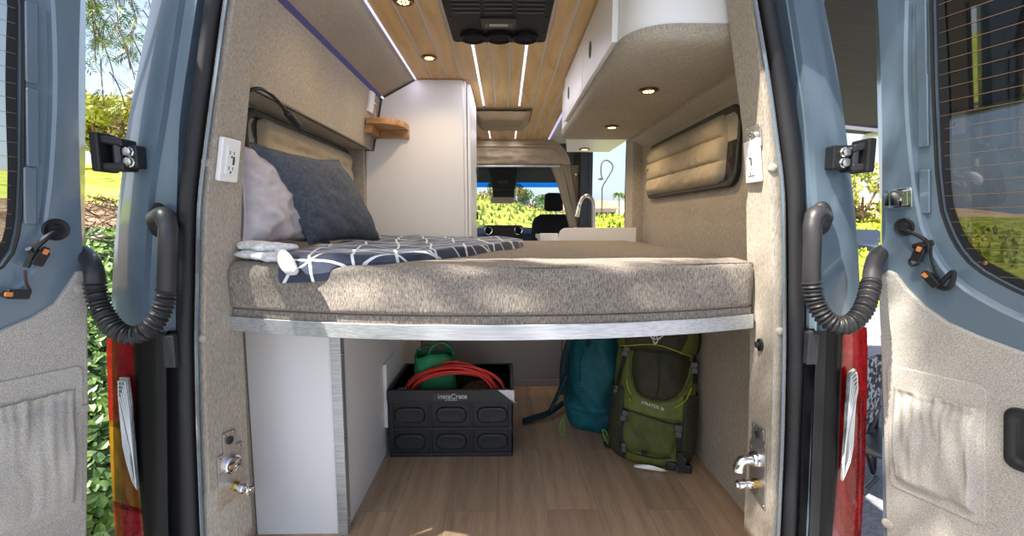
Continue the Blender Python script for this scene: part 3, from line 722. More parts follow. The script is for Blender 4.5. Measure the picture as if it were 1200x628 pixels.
# ribs seen on the inside of the back and side walls
mb = MB()
for k in range(1, 3): mb.box((CX0 + (CX1-CX0)*k/3 - .005, CY1 - .023, .012), (CX0 + (CX1-CX0)*k/3 + .005, CY1 - .017, CH - .05))
mb.box((CX0 + .02, CY1 - .023, .118), (CX1 - .02, CY1 - .017, .130)); mb.box((CX0 + .02, CY1 - .023, CH - .062), (CX1 - .02, CY1 - .017, CH - .05))
mb.build('inner_rib', CRATE, t, smooth=0, bevel=.001)
mb = MB(); w = CX1 - CX0; mb.box((w*.36, CH - .046, .006), (w*.645, CH - .012, .0085), MF); lp = mb.build('logo_plate', BLKG, frontw, smooth=0, bevel=.001)
LETT = mat('white_lettering', srgb(215, 220, 228), .5)
Mt = MF @ Matrix.Translation((w*.515, CH - .026, .0088)); text_part('logo_text', 'InstaCrate', .030, Mt, LETT, frontw, sx=1.0)
Mt = MF @ Matrix.Translation((w*.505, CH - .0415, .0088)); text_part('small_text', 'by CleverMade', .0085, Mt, LETT, frontw)
mb = MB(); mb.lathe([(.011, 0), (.011, .002), (.007, .002), (.007, .0005)], MF @ Matrix.Translation((w*.395, CH - .028, .0085)), 18); mb.build('logo_mark', DKG, frontw)
FILM = tinted('clear_film', (.86, .87, .9), .12, .15)
mb = MB(); mb.add([(w*.885, CH + .001, .0075), (w + .005, CH + .001, .0075), (w + .006, CH - .05, .012), (w*.955, CH - .03, .009)], [(0, 1, 2, 3)], MF)
mb.tube([MF @ V((w*.885, CH, .008)), MF @ V((w*.955, CH - .03, .010)), MF @ V((w + .004, CH - .052, .013)), MF @ V((w + .018, CH - .052, .013)), MF @ V((w + .018, CH - .040, .013))], .0012, 5)
mb.build('label_film', FILM, frontw, smooth=0, solid=.0004)

# ------------------------------------------------------------------ things in the crate
GREENB = noisy(mat('green_canvas', srgb(26, 132, 80), .6), srgb(20, 116, 68), srgb(34, 148, 92), 14, bump=.1)
t = thing('carry_bag', 'green bag with two loop handles standing in the black crate', 'bag', (-.35, 2.05, .012))
def gb(u, v):
    # flattened sack, 4-sided loft param u around, v up
    a = 2*math.pi*u; w = .085 + .030*(1-v); d = .055 + .03*(1-v)
    c, s = math.cos(a), math.sin(a); e = .55
    x = w*math.copysign(abs(c)**e, c); y = d*math.copysign(abs(s)**e, s)
    return (-.335 + x*.96 - y*.35 + .006*nz(x*20, y*20, v*6), 2.085 + y + x*.2, .014 + .385*v + .010*math.sin(3*a)*v)
mb = MB(); mb.grid(gb, 48, 16); mb.build('bag_body', GREENB, t, smooth=180, solid=.003)
for dx, dy, hh, ww in ((.035, -.02, .085, .058), (-.045, .03, .055, .050)):
    cx, cy = -.335 + dx, 2.085 + dy; q = []
    for k in range(25):
        a = math.pi*k/24; q.append((cx + ww*math.cos(a), cy + .02*math.cos(a), .372 + hh*math.sin(a)**.8))
    rings = [[(x, y - .014, z), (x, y + .014, z), (x*.0 + x + (cx - x)*.06, y + .014, z - .004), (x + (cx - x)*.06, y - .014, z - .004)] for x, y, z in q]
    mb = MB(); mb.loft(rings, True, True); mb.build('handle', GREENB, t, smooth=60)
REDC = mat('red_cable', srgb(236, 54, 42), .35, coat=.3)
def coil():
    rnd = random.Random(3); pts = []
    for n in range(11):
        a0 = rnd.uniform(-.12, .12); rx = .205 + rnd.uniform(-.025, .02); rz = .112 + rnd.uniform(-.034, .022); cx = -.235 + rnd.uniform(-.012, .012); cy = 1.972 + rnd.uniform(-.03, .03); cz = .235 + rnd.uniform(-.012, .012)
        for k in range(28):
            a = 2*math.pi*k/28
            pts.append((cx + rx*math.cos(a + a0), cy + .03*math.sin(a) + .025*math.cos(a*1 + n), cz + rz*math.sin(a) + .02*math.cos(a)*a0*8))
    return smooth_path(pts, 3)
t = tag(MB().tube(coil(), .0054, 8).build('coiled_cable', REDC, None, smooth=180), 'bright red cable coiled in loops on top of the crate contents', 'cable')
BROWN = noisy(mat('brown_suede', srgb(96, 66, 44), .95), srgb(78, 52, 34), srgb(118, 84, 58), 25, (1, 1, 3), bump=.5)
def sack(u, v):
    a = 2*math.pi*u; th = math.pi*v; r = math.sin(th)**.8
    x = .115*r*math.cos(a); y = .085*r*math.sin(a); z = -.11*math.cos(th)
    k = 1 + .07*nz(3*math.cos(a), 3*math.sin(a), 4*v)
    return (-.115 + x*k, 2.06 + y*k, .155 + z*k)
mb = MB(); mb.grid(sack, 40, 24); tag(mb.build('soft_sack', BROWN, smooth=180), 'brown soft sack behind the red cable in the crate', 'sack')
mb = MB()
for k in range(4):
    mb.lathe([(.009, 0), (.010, .012), (.006, .018), (.001, .018)], frame((-.468 + .006*k, 1.905 + .035*k, .285 - .01*k), (0, 1, 0), V((.8, -.5, .4 - .1*k))), 12)
mb.tube([(-.47, 1.90, .20), (-.465, 1.93, .28), (-.45, 2.0, .255), (-.44, 2.03, .2)], .005, 8)
tag(mb.build('hose_fitting', STEEL), 'small silver and black fitting at the left inside edge of the crate', 'fitting')
# ------------------------------------------------------------------ pillar fittings
def plateM(rs, v, u, off=.0):
    p, x, n = trimpt(rs, v, u); up = n.cross(x); 
    if up.z < 0: up = -up
    # x runs to the right as seen facing the plate
    xx = up.cross(n); return frame(p + n*off, xx, n)
def outlet(label, rs, v, u, loc_name='power_outlet'):
    M = plateM(rs, v, u, .003); t = thing(loc_name, label, 'outlet', M.translation, 'white power outlets on the pillars')
    mb = MB(); mb.prism(rrect(.064, .106, .004, 3), .012, M); pl = mb.build('cover_plate', WHITEP, t, bevel=.0025)
    mb = MB(); mb.prism(rrect(.034, .068, .003, 3), .0025, M @ Matrix.Translation((0, 0, .012))); r = mb.build('receptacle', WHITEP, t, bevel=.0008)
    mb = MB()
    for y in (.019, -.019):
        mb.box((-.008, y - .0045, .0145), (-.0058, y + .0045, .0150), M); mb.box((.0055, y - .004, .0145), (.0077, y + .004, .0150), M); mb.lathe([(.003, .0145), (.003, .0150), (.0005, .0150)], M @ Matrix.Translation((0, y - .010, 0)), 10)
    mb.build('slot', DKG, r, smooth=0)
    mb = MB(); mb.box((.004, -.010, .0145), (.0105, .010, .0151), M); mb.build('usb_port', DKG, r, smooth=0)
    return M
outlet('white outlet on the left pillar above the mattress', Tl(), 188, 263)
outlet('white outlet on the right pillar, below a small steel plate', Tr(), 190, 887)
M = plateM(Tr(), 156, 884, .003)
t = thing('socket_plate', 'small square steel plate with a round socket above the right outlet', 'plate', M.translation)
mb = MB(); mb.prism(rrect(.066, .056, .003, 2), .003, M); mb.build('plate', ALUP, t, bevel=.0006)
mb = MB(); mb.lathe([(.014, .003), (.014, .007), (.011, .008), (.009, .006), (.002, .006)], M, 24); mb.build('socket', STEEL, t)
for a, b in ((-.027, .022), (.027, .022), (-.027, -.022), (.027, -.022)): MB().lathe([(.003, .003), (.003, .0042), (.001, .0045)], M @ Matrix.Translation((a, b, 0)), 8).build('screw', STEEL, t)
def fitting_screws(M, pts, z=.003):
    for a, b in pts: MB().lathe([(.0035, z), (.0035, z + .0014), (.001, z + .0018)], M @ Matrix.Translation((a, b, 0)), 10).build('screw', STEEL, t)
def valve(M, t, x, y, d):
    """brass nut and a plated quick coupling pointing out of the plate"""
    A = M @ Matrix.Translation((x, y, .003))
    mb = MB(); mb.lathe([(.013, 0), (.013, .010), (.010, .012), (.010, .014)], A, 6); mb.build('brass_nut', BRASS, t, smooth=25)
    mb = MB(); mb.lathe([(.009, .012), (.009, .022), (.013, .024), (.013, .034), (.010, .036), (.010, .042), (.0125, .044), (.0125, .054), (.008, .056), (.007, .062), (.001, .062)], A, 20); mb.build('coupling', CHROME, t)
M = plateM(Tl(), 560, 269, .003)
t = thing('water_inlet_panel', 'silver plate with round cap and brass coupling low on the left pillar', 'fitting', M.translation)
mb = MB(); mb.prism([(-.036, -.075), (.036, -.055), (.036, .085), (.018, .085), (.018, .13), (-.018, .13), (-.018, .075), (-.036, .075)], .003, M); mb.build('plate', ALUP, t, smooth=0, bevel=.0006)
mb = MB(); mb.lathe([(.024, .003), (.024, .012), (.021, .015), (.018, .015), (.016, .008), (.001, .008)], M @ Matrix.Translation((.002, .038, 0)), 28); c = mb.build('round_cap', CHROME, t)
mb = MB(); mb.box((-.014, .034, .010), (.018, .042, .016), M); mb.build('cap_grip', STEEL, c, smooth=0, bevel=.001)
mb = MB(); mb.lathe([(.011, .003), (.011, .006), (.007, .007), (.006, .004), (.001, .004)], M @ Matrix.Translation((0, .106, 0)), 20); mb.build('small_socket', DKG, t)
valve(M, t, .010, -.030, 1)
fitting_screws(M, [(-.030, -.066), (.030, -.048), (-.030, .066), (.030, .077), (-.013, .124), (.013, .124), (-.030, 0), (.030, .015)])
M = plateM(Tr(), 552, 890, .003)
t = thing('shower_panel', 'silver plate with chrome elbow and brass coupling low on the right pillar', 'fitting', M.translation)
mb = MB(); mb.prism([(-.034, -.070), (.034, -.090), (.034, .105), (.026, .105), (.026, .135), (-.026, .135), (-.026, .090), (-.034, .075)], .003, M); mb.build('plate', ALUP, t, smooth=0, bevel=.0006)
mb = MB(); mb.lathe([(.010, .003), (.010, .008), (.006, .009), (.005, .005), (.001, .005)], M @ Matrix.Translation((.004, .112, 0)), 20); mb.build('small_socket', DKG, t)
A = M @ Matrix.Translation((0, .040, .003))
mb = MB(); mb.lathe([(.021, 0), (.021, .004), (.018, .007), (.018, .010), (.020, .012), (.018, .016), (.013, .018), (.013, .026)], A, 24)
mb.tube([A @ V(p) for p in smooth_path([(0, 0, .022), (0, 0, .036), (0, -.004, .046), (0, -.016, .052), (0, -.030, .053)], 5)], .0135, 16); mb.build('chrome_elbow', CHROME, t)
valve(M, t, 0, -.030, 1)
fitting_screws(M, [(-.028, -.062), (.028, -.080), (.028, .09), (-.028, .06), (.02, .128), (-.02, .128)])
M = plateM(Tr(), 406, 892, .002)
mb = MB(); mb.prism([(.013*math.cos(k*math.pi/8), .017*math.sin(k*math.pi/8)) for k in range(16)], .006, M); mb.lathe([(.008, .006), (.008, .014), (.004, .015), (.001, .012)], M, 16)
tag(mb.build('black_socket', BLKP, bevel=.001), 'small round black socket on the right pillar under the mattress corner', 'socket')
# ------------------------------------------------------------------ backpacks
def ripstop(name, c):
    m = mat(name, c, .62, spec=.35)
    return noisy(m, tuple(x*.75 for x in c), tuple(min(1, x*1.25) for x in c), 16, (1, 1, .5), 4, .5, dist=.010)
OLIVE = ripstop('olive_nylon', srgb(98, 106, 48)); OLIVED = ripstop('dark_olive_nylon', srgb(48, 48, 30)); OLIVEM = ripstop('mid_olive_nylon', srgb(82, 88, 40))
TEAL = ripstop('teal_nylon', srgb(18, 92, 102)); TEALD = ripstop('dark_teal_nylon', srgb(10, 44, 52))
LIME = mat('lime_piping', srgb(150, 170, 48), .6); WEB = mat('black_webbing', srgb(38, 40, 34), .8); BUCK = mat('grey_buckle', srgb(66, 66, 76), .4)
MESHF = noisy(mat('dark_mesh', (.02, .022, .015), .8), srgb(30, 32, 22), srgb(64, 66, 40), 160, bump=.4, dist=.002)
class Pack:
    def __init__(s, M, zs, ws, ds, ys, n=2.6, amp=.006):
        s.M, s.zs, s.ws, s.ds, s.ys, s.n, s.amp = M, zs, ws, ds, ys, n, amp
    def at(s, z): return (float(np.interp(z, s.zs, s.ws)), float(np.interp(z, s.zs, s.ds)), float(np.interp(z, s.zs, s.ys)))
    def front(s, x, z):
        w, d, y = s.at(z); k = min(.995, abs(x)/w); c = y + d/2
        return c - d/2*(1 - k**s.n)**(1/s.n)
    def wrinkle(s, x, y, z): return s.amp*(nz(x*11, z*9 + y*6, 1) + .5*nz(x*26 + z*18, z*22, 5))
    def pt(s, x, z, off=0.0): return s.M @ V((x, s.front(x, z) - off + s.wrinkle(x, 0, z), z))
    def body(s, mname, m, parent, z0=None, z1=None, grow=0, nseg=64, rows=46):
        z0 = s.zs[0] if z0 is None else z0; z1 = s.zs[-1] if z1 is None else z1; rings = []
        for i in range(rows + 1):
            z = z0 + (z1 - z0)*i/rows; w, d, y = s.at(z); ring = []
            for k in range(nseg):
                a = 2*math.pi*k/nseg; c_, s_ = math.cos(a), math.sin(a); e = 2/s.n
                x = (w + grow)*math.copysign(abs(c_)**e, c_); yy = y + d/2 + (d/2 + grow)*math.copysign(abs(s_)**e, s_)
                q = s.wrinkle(x, 0 if s_ < 0 else yy, z)
                ring.append((x, yy + (q if s_ < 0 else 0) , z))
            rings.append(ring)
        mb = MB(); mb.loft(rings, True, True, s.M); return mb.build(mname, m, parent, smooth=60)
    def patch(s, name, m, parent, zl, lx, rx, off=.006, z0=None, z1=None, nu=20, nv=24, edge=.18):
        """padded panel on the front between left(z) and right(z)"""
        z0 = zl[0]; z1 = zl[-1]
        def f(u, v):
            z = z0 + (z1 - z0)*v; a = float(np.interp(z, zl, lx)); b = float(np.interp(z, zl, rx)); x = a + (b - a)*u
            e = min(1, min(u, 1-u)/edge, min(v, 1-v)/edge); return s.pt(x, z, -.002 + (off + .002)*(1 - (1-e)**2))
        mb = MB(); mb.grid(f, nu, nv); return mb.build(name, m, parent, smooth=60)
    def line(s, pts, r, off=.004, n=8, flat=None):
        return MB().tube([s.pt(p.x, p.z, off) for p in smooth_path([V((x, 0, z)) for x, z in pts], 8)], r, n)
    def strap(s, pts, w, off=.006, th=.002):
        P = smooth_path([V((x, 0, z)) for x, z in pts], 8); rings = []
        for i, p in enumerate(P):
            t_ = (P[min(i+1, len(P)-1)] - P[max(i-1, 0)]).normalized(); q = V((t_.z, 0, -t_.x))*w/2
            a, b = p - q, p + q
            rings.append([s.pt(a.x, a.z, off), s.pt(b.x, b.z, off), s.pt(b.x, b.z, off + th), s.pt(a.x, a.z, off + th)])
        mb = MB(); mb.loft(rings, True, True); return mb
    def buckle(s, x, z, w, h, rot, name, parent, off=.008):
        p = s.pt(x, z, off); n = (s.M.to_3x3() @ V((0, -1, 0))).normalized(); up = s.M.to_3x3() @ V((math.sin(rot), 0, math.cos(rot)))
        M = frame(p, up.cross(n), n); mb = MB(); mb.prism(rrect(w, h*.42, .004, 3, 0, h*.26), .008, M); mb.prism(rrect(w*.92, h*.42, .004, 3, 0, -h*.24), .007, M); mb.box((-w*.3, -h*.08, .001), (w*.3, h*.08, .006), M)
        return mb.build(name, BUCK, parent, smooth=30, bevel=.0012)
def packM(o, yaw, lean, roll=0):
    return Matrix.Translation(V(o)) @ Matrix.Rotation(math.radians(yaw), 4, 'Z') @ Matrix.Rotation(math.radians(-lean), 4, 'X') @ Matrix.Rotation(math.radians(roll), 4, 'Y')
# --- green pack
M = packM((.592, 1.765, .004), -20, 7, 1.5)
G = Pack(M, [0, .03, .10, .20, .30, .42, .52, .60], [.125, .158, .172, .172, .168, .165, .155, .12], [.13, .16, .175, .175, .17, .165, .16, .13], [.02, .004, -.006, -.004, .0, .004, .010, .03], 2.5, .011)
t = thing('backpack', 'olive green hiking backpack with dark front pocket standing against the right wall under the bed', 'backpack', (.59, 1.85, 0), 'hiking backpacks under the bed')
G.body('pack_body', OLIVE, t)
G.patch('front_pocket', OLIVED, t, [.275, .285, .30, .33, .38, .44, .50], [.005, -.035, -.065, -.085, -.098, -.100, -.085], [.025, .06, .09, .112, .132, .142, .128], .010)
zz = [G.line([(-.088, .50), (-.102, .44), (-.099, .38), (-.086, .33), (-.064, .297), (-.03, .280), (.015, .272), (.062, .282), (.094, .299), (.116, .33), (.137, .38), (.147, .44), (.133, .50)], .0032)]
zz[0].build('pocket_piping', OLIVEM, t)
G.line([(.022, .50), (.015, .44), (.020, .36), (.012, .29)], .0022, .012).build('pocket_seam', WEB, t)
G.patch('bottom_compartment', OLIVEM, t, [.050, .08, .13, .18, .205, .215], [-.105, -.125, -.135, -.130, -.118, -.10], [.075, .095, .110, .118, .12, .11], .008)
G.line([(-.14, .214), (-.10, .222), (-.02, .212), (.06, .198), (.125, .190)], .0030, .010).build('bottom_zip', WEB, t)
G.line([(-.115, .060), (-.06, .048), (.02, .046), (.085, .060)], .0028, .011).build('bottom_seam', WEB, t)
# side mesh pockets
for sg, nm in ((1, 'side_mesh'), (-1, 'side_mesh')):
    w_ = []; rings = []
    for i in range(21):
        z = .012 + .30*i/20; w, d, y = G.at(z); e = 2/G.n; ring = []
        for k in range(15):
            a = math.radians((-52 + 100*k/14)) if sg > 0 else math.radians(180 + 52 - 100*k/14)
            c_, s_ = math.cos(a), math.sin(a); g = .007
            ring.append((( w + g)*math.copysign(abs(c_)**e, c_), y + d/2 + (d/2 + g)*math.copysign(abs(s_)**e, s_), z))
        rings.append(ring)
    mb = MB(); mb.loft(rings, False, False, M); mb.build('side_mesh', MESHF, t, smooth=80, solid=.003)
# lid over the top
lid = Pack(M, [.465, .49, .53, .58, .63, .66], [.150, .168, .174, .170, .150, .09], [.15, .18, .20, .195, .16, .10], [.010, -.020, -.028, -.022, .0, .04], 2.6, .007)
l = lid.body('top_lid', OLIVED, t, nseg=64, rows=20)
lid.patch('lid_side_panel', OLIVEM, l, [.475, .50, .55, .60], [.085, .098, .115, .115], [.150, .160, .163, .155], .005, edge=.1)
lid.patch('lid_side_panel', OLIVEM, l, [.485, .52, .56, .60], [-.160, -.163, -.160, -.15], [-.125, -.128, -.125, -.12], .005, edge=.1)
lid.line([(-.155, .482), (-.10, .496), (-.03, .510), (.03, .508), (.09, .49), (.145, .470)], .0026, .004).build('lid_zip', LIME, l)
WHM = mat('white_mark', srgb(232, 232, 228), .6)
bird = [[(-.040, .592), (-.030, .578), (-.016, .570), (-.004, .567), (0, .560), (.004, .567), (.016, .570), (.030, .578), (.040, .592)],
        [(-.024, .572), (-.012, .563), (-.006, .552), (0, .546), (.006, .552), (.012, .563), (.024, .572)], [(-.010, .560), (-.006, .574), (0, .578), (.006, .574), (.010, .560)], [(-.010, .553), (0, .541), (.010, .553)]]
mb = MB()
for b in bird: 
    q = [lid.pt(x*.85 - .005, z - .030, .0045) for x, z in b]; mb.tube(q, .0020, 5)
mb.build('bird_emblem', WHM, l)
# lettering on the front, stepped along the curve
nrm = (M.to_3x3() @ V((0, -1, 0))).normalized()
xx = (G.pt(.06, .245) - G.pt(-.05, .263)).normalized()
text_part('logo_text', 'STRATOS 36', .017, frame(G.pt(.000, .2555, .010), xx, nrm), WHM, t)
for q in ([(-.112, .345), (-.104, .315), (-.088, .288)], [(-.095, .27), (-.09, .26)], [(.145, .345), (.128, .300), (.105, .278), (.085, .262)]):
    G.line(q, .0030, .008).build('lime_trim', LIME, t)
# straps and buckles
for pts, w in (([(-.118, .48), (-.135, .40), (-.150, .31), (-.158, .25)], .018), ([(.150, .47), (.158, .42), (.160, .36)], .016), ([(-.108, .208), (-.124, .15), (-.118, .08), (-.10, .03)], .020), ([(.105, .200), (.108, .14), (.112, .08), (.118, .02)], .020)):
    G.strap(pts, w, .011).build('strap', WEB, t, smooth=60)
for x, z, w, h, r in ((-.122, .465, .026, .045, .25), (.152, .425, .026, .050, -.1), (-.152, .295, .022, .034, .3), (-.112, .195, .026, .05, .35), (.106, .168, .028, .055, 0), (-.104, .065, .022, .04, 0), (-.02, .062, .022, .014, 0)):
    G.buckle(x, z, w, h, r, 'buckle', t, .012)
mb = MB(); q = [M @ V(p) for p in ((.118, -.018, .090), (.124, -.030, .055), (.126, -.040, .02))]
rr = [[p + V((-.013, 0, 0)), p + V((.013, 0, 0)), p + V((.013, .006, 0)), p + V((-.013, .006, 0))] for p in smooth_path(q, 5)]
mb.loft(rr, True, True); mb.build('loose_strap', WEB, t, smooth=0)
G.buckle(.122, .040, .032, .070, .05, 'buckle', t, .034)
mb = MB(); mb.box((-.05, .0, .0), (.05, .03, .035), M @ Matrix.Translation((.115, .0, .002))); mb.build('bottom_pad', RUB, t, smooth=0, bevel=.008)
# hip belt end on the floor
P_ = smooth_path([PZ(738, 527, .025), PZ(728, 524, .020), PZ(716, 522, .016), PZ(708, 520, .012)], 6)
rr = [[p + V((0, -.016, -.008)), p + V((0, .016, -.008)), p + V((0, .016, .006)), p + V((0, -.016, .006))] for p in P_]
mb = MB(); mb.loft(rr, True, True); mb.build('hip_belt', OLIVED, t, smooth=40, bevel=.003)
# paper tag lying under the front
a, b, c, d = PZ(742, 547, .012), PZ(775, 553, .004), PZ(787, 562, .003), PZ(782, 552, .020)
mb = MB(); mb.grid(lambda u, v: tuple(a.lerp(b, u).lerp(a.lerp(d, u) + V((.01*(1-u), .02*(1-u), 0)), v) + V((0, 0, .010*math.sin(math.pi*u)*v))), 8, 4)
tag(mb.build('paper_tag', WHITEP, None, smooth=80, solid=.0008), 'white folded paper tag on the floor under the green backpack', 'tag')
# --- teal pack
M = packM((.415, 2.055, .004), -22, 6, -2)
T = Pack(M, [0, .03, .10, .22, .34, .46, .56, .64], [.11, .145, .160, .164, .158, .145, .125, .08], [.14, .18, .21, .22, .21, .19, .16, .10], [.03, .008, -.006, -.010, -.004, .010, .03, .06], 2.3, .022)
t = thing('backpack', 'dark teal hiking backpack standing between the crate and the green backpack', 'backpack', (.42, 2.15, 0), 'hiking backpacks under the bed')
T.body('pack_body', TEAL, t)
T.patch('front_pocket', TEAL, t, [.12, .20, .30, .40, .50, .56], [-.10, -.118, -.120, -.11, -.09, -.07], [.10, .118, .118, .108, .09, .07], .012)
T.line([(-.115, .14), (-.125, .28), (-.118, .42), (-.09, .55)], .003, .006).build('pocket_zip', TEALD, t)
T.line([(.112, .14), (.122, .28), (.115, .42), (.09, .55)], .003, .006).build('pocket_zip', TEALD, t)
for off in (0,): T.strap([(-.005, .60), (-.010, .50), (-.025, .42)], .024, .017).build('center_strap', TEALD, t, smooth=60)
for x, z in ((-.030, .40), (-.042, .325), (-.05, .22), (-.045, .205), (-.005, .575)):
    T.line([(x - .014, z - .003), (x + .014, z + .002)], .0022, .017, 6).build('lash_loop', BUCK, t)
T.line([(-.045, .385), (-.06, .33), (-.055, .26)], .0018, .017, 6).build('daisy_chain', TEALD, t)
for k in range(3): T.line([(-.12 + .03*k, .11 - .004*k), (0, .100 - .01*k), (.12 - .02*k, .115)], .004, .002, 6).build('fold', TEAL, t)
# shoulder straps at its left side and hip belt on the floor
for pts, w in (([PY(668, 396, 2.12), PY(661, 420, 2.13), PY(659, 442, 2.14), PY(660, 462, 2.15)], .022), ([PY(664, 438, 2.12), PY(652, 466, 2.14), PY(645, 481, 2.13)], .014)):
    P_ = smooth_path(pts, 6); mb = MB(); mb.loft([[p + V((-w*.6, -.01, 0)), p + V((w*.6, -.016, 0)), p + V((w*.6, .012, 0)), p + V((-w*.6, .012, 0))] for p in P_], True, True); mb.build('shoulder_strap', TEALD, t, smooth=60, bevel=.003)
P_ = smooth_path([PZ(660, 472, .04), PZ(645, 483, .03), PZ(628, 489, .018), PZ(612, 494, .012)], 6)
mb = MB(); mb.loft([[p + V((0, -.024, -.008)), p + V((0, .024, -.008)), p + V((0, .024, .008)), p + V((0, -.024, .008))] for p in P_], True, True); mb.build('hip_belt', TEALD, t, smooth=40, bevel=.004)
LGT = mat('bright_green_cord', srgb(96, 150, 60), .6)
for px in ([(660, 488, 2.06), (657, 496, 2.05), (656, 506, 2.04), (659, 511, 2.04), (661, 503, 2.05), (660, 488, 2.06)], [(706, 503, 1.95), (708, 511, 1.94), (714, 522, 1.93), (716, 519, 1.93), (711, 507, 1.94), (707, 503, 1.95)]):
    mb = MB(); mb.tube(smooth_path([PY(*p) for p in px], 4), .0032, 6); mb.build('zip_cord', LGT, t)

# ------------------------------------------------------------------ galley and faucet past the bed
t = thing('galley_cabinet', 'white galley unit with upright backboard past the foot of the bed', 'cabinet', (.55, 3.2, 0))
mb = MB(); mb.box((.30, 2.75, 0), (.725, 4.2, .86)); mb.build('carcass', WHITE, t, smooth=0)
mb = MB(); mb.box((.28, 2.56, .86), (.728, 4.2, .895)); mb.build('worktop', WHITE, t, smooth=0, bevel=.002)
pl = [(.745, .86), (.745, PY(748, 266, 2.55).z), ]
pl = [(.304, .86), (.304, .945), (.311, .962), (.328, .9745), (.35, .977), (.738, .979), (.738, .86)]
mb = MB(); mb.extrude([(x, 2.545, z) for x, z in pl], (0, .016, 0)); mb.build('backboard', WHITE, t, smooth=0, bevel=.0012)
mb = MB(); mb.box((.20, 2.58, .80), (.30, 2.62, .945)); mb.build('side_board', WHITE, t, smooth=0, bevel=.002)
t = thing('faucet', 'brushed steel gooseneck faucet behind the white backboard', 'faucet', (.575, 3.0, .895))
pts = [(.585, 3.0, .895), (.585, 3.0, 1.08), (.580, 3.0, 1.13), (.562, 3.0, 1.168), (.535, 3.0, 1.180), (.508, 3.0, 1.165), (.490, 3.0, 1.13), (.480, 2.99, 1.10)]
mb = MB(); mb.tube(smooth_path(pts, 6), .0125, 14); mb.build('spout', STEEL, t)
mb = MB(); mb.tube([(.481, 2.99, 1.105), (.474, 2.985, 1.075), (.468, 2.98, 1.045)], [.0145, .016, .017], 14); mb.build('spray_head', STEEL, t)
mb = MB(); mb.lathe([(.026, 0), (.026, .012), (.018, .02), (.016, .05)], Matrix.Translation((.585, 3.0, .895)), 20); mb.build('base', STEEL, t)

# ------------------------------------------------------------------ cab
HY = 4.24
def hdr(v0, u):   # pixel to X,Z on the header plane
    p = PY(u, v0, HY); return p.x, p.z
outer = [hdr(163, 540), hdr(163, 648), hdr(167, 655), hdr(175, 662), hdr(184, 667), hdr(193, 669)]
inner = [hdr(193, 540), hdr(193, 655)]
mb = MB(); mb.extrude([(-.75, HY, outer[0][1])] + [(x, HY, z) for x, z in outer] + [(x, HY, z) for x, z in reversed(inner)] + [(-.75, HY, inner[0][1])], (0, .05, 0))
o = mb.build('cab_header', HEADF, None, smooth=0, bevel=.012); tag(o, 'tan fabric covered header with rounded corner above the cab opening', 'header panel')
mb = MB()
q = [hdr(171, 545), hdr(171, 646), hdr(175, 653), hdr(183, 659), hdr(193, 661)]
mb.tube([(x, HY - .004, z) for x, z in q], .012, 8); mb.build('rolled_seam', HEADF, o, smooth=80)
def folds(u, v):
    x = -.30 + .85*u; z = inner[0][1] + .01 + .13*v; return (x, HY - .012 - .024*nz(x*5, z*24, 2) - .016*nz(x*15, z*11), z)
mb = MB(); mb.grid(folds, 60, 14); mb.build('rolled_curtain', HEADF, o, smooth=180)
mb = MB(); z_ = PY(600, 195, HY).z; mb.tube([(-.75, HY - .02, z_), (.50, HY - .02, z_)], .010, 10); tag(mb.build('curtain_rail', ALU), 'thin pale curtain rail under the tan header', 'rail')
# gathered curtain
t = thing('curtain', 'tan curtain gathered beside the cab opening, behind the faucet', 'curtain', (.58, 4.4, .9))
CURT = HEADF
def fold(top, bot, wt, wb, y):
    rings = []
    for i in range(17):
        k = i/16; c = V(top).lerp(V(bot), k); w = wt + (wb - wt)*k - .010*math.sin(math.pi*k); ring = []
        for j in range(17):
            a = 2*math.pi*j/17; ring.append((c.x + w*math.cos(a) + .006*nz(c.z*9, a*2), c.y + .03*math.sin(a) + .010*math.sin(3*a), c.z))
        rings.append(ring)
    mb = MB(); mb.loft(rings, True, True); return mb
for (u0, v0, u1, v1, wt, wb, y) in ((652, 194, 672, 266, .055, .040, 4.33), (662, 193, 679, 268, .045, .035, 4.37), (673, 194, 681, 244, .050, .048, 4.41)):
    a, b = PY(u0, v0, y), PY(u1, v1, y); fold(a, b, wt, wb, y).build('curtain_fold', CURT, t, smooth=80)
mb = MB(); mb.lathe([(.012, 0), (.012, .006), (.002, .008)], frame(PY(675, 204, 4.35), (1, 0, 0), (0, -1, 0)), 14); mb.build('snap', STEEL, t)
# cab shell
CABD = mat('cab_dark', srgb(40, 41, 44), .7)
mb = MB(); mb.extrude([(-.9, 4.48, 1.85), (-.9, 5.2, 1.62), (-.9, 5.75, 1.49), (-.9, 5.75, 1.53), (-.9, 5.2, 1.70), (-.9, 4.48, 1.90)], (1.8, 0, 0)); 
o = struct(mb.build('trim_5', CABD, smooth=30)); o['label'] = 'dark roof lining over the cab'
mb = MB(); mb.extrude([(.78, 4.6, 1.6), (.78, 5.6, 1.5), (.78, 6.2, 1.0), (.78, 6.3, .2), (.82, 6.3, .2), (.82, 5.6, 1.55), (.82, 4.6, 1.7)], (.04, 0, 0))
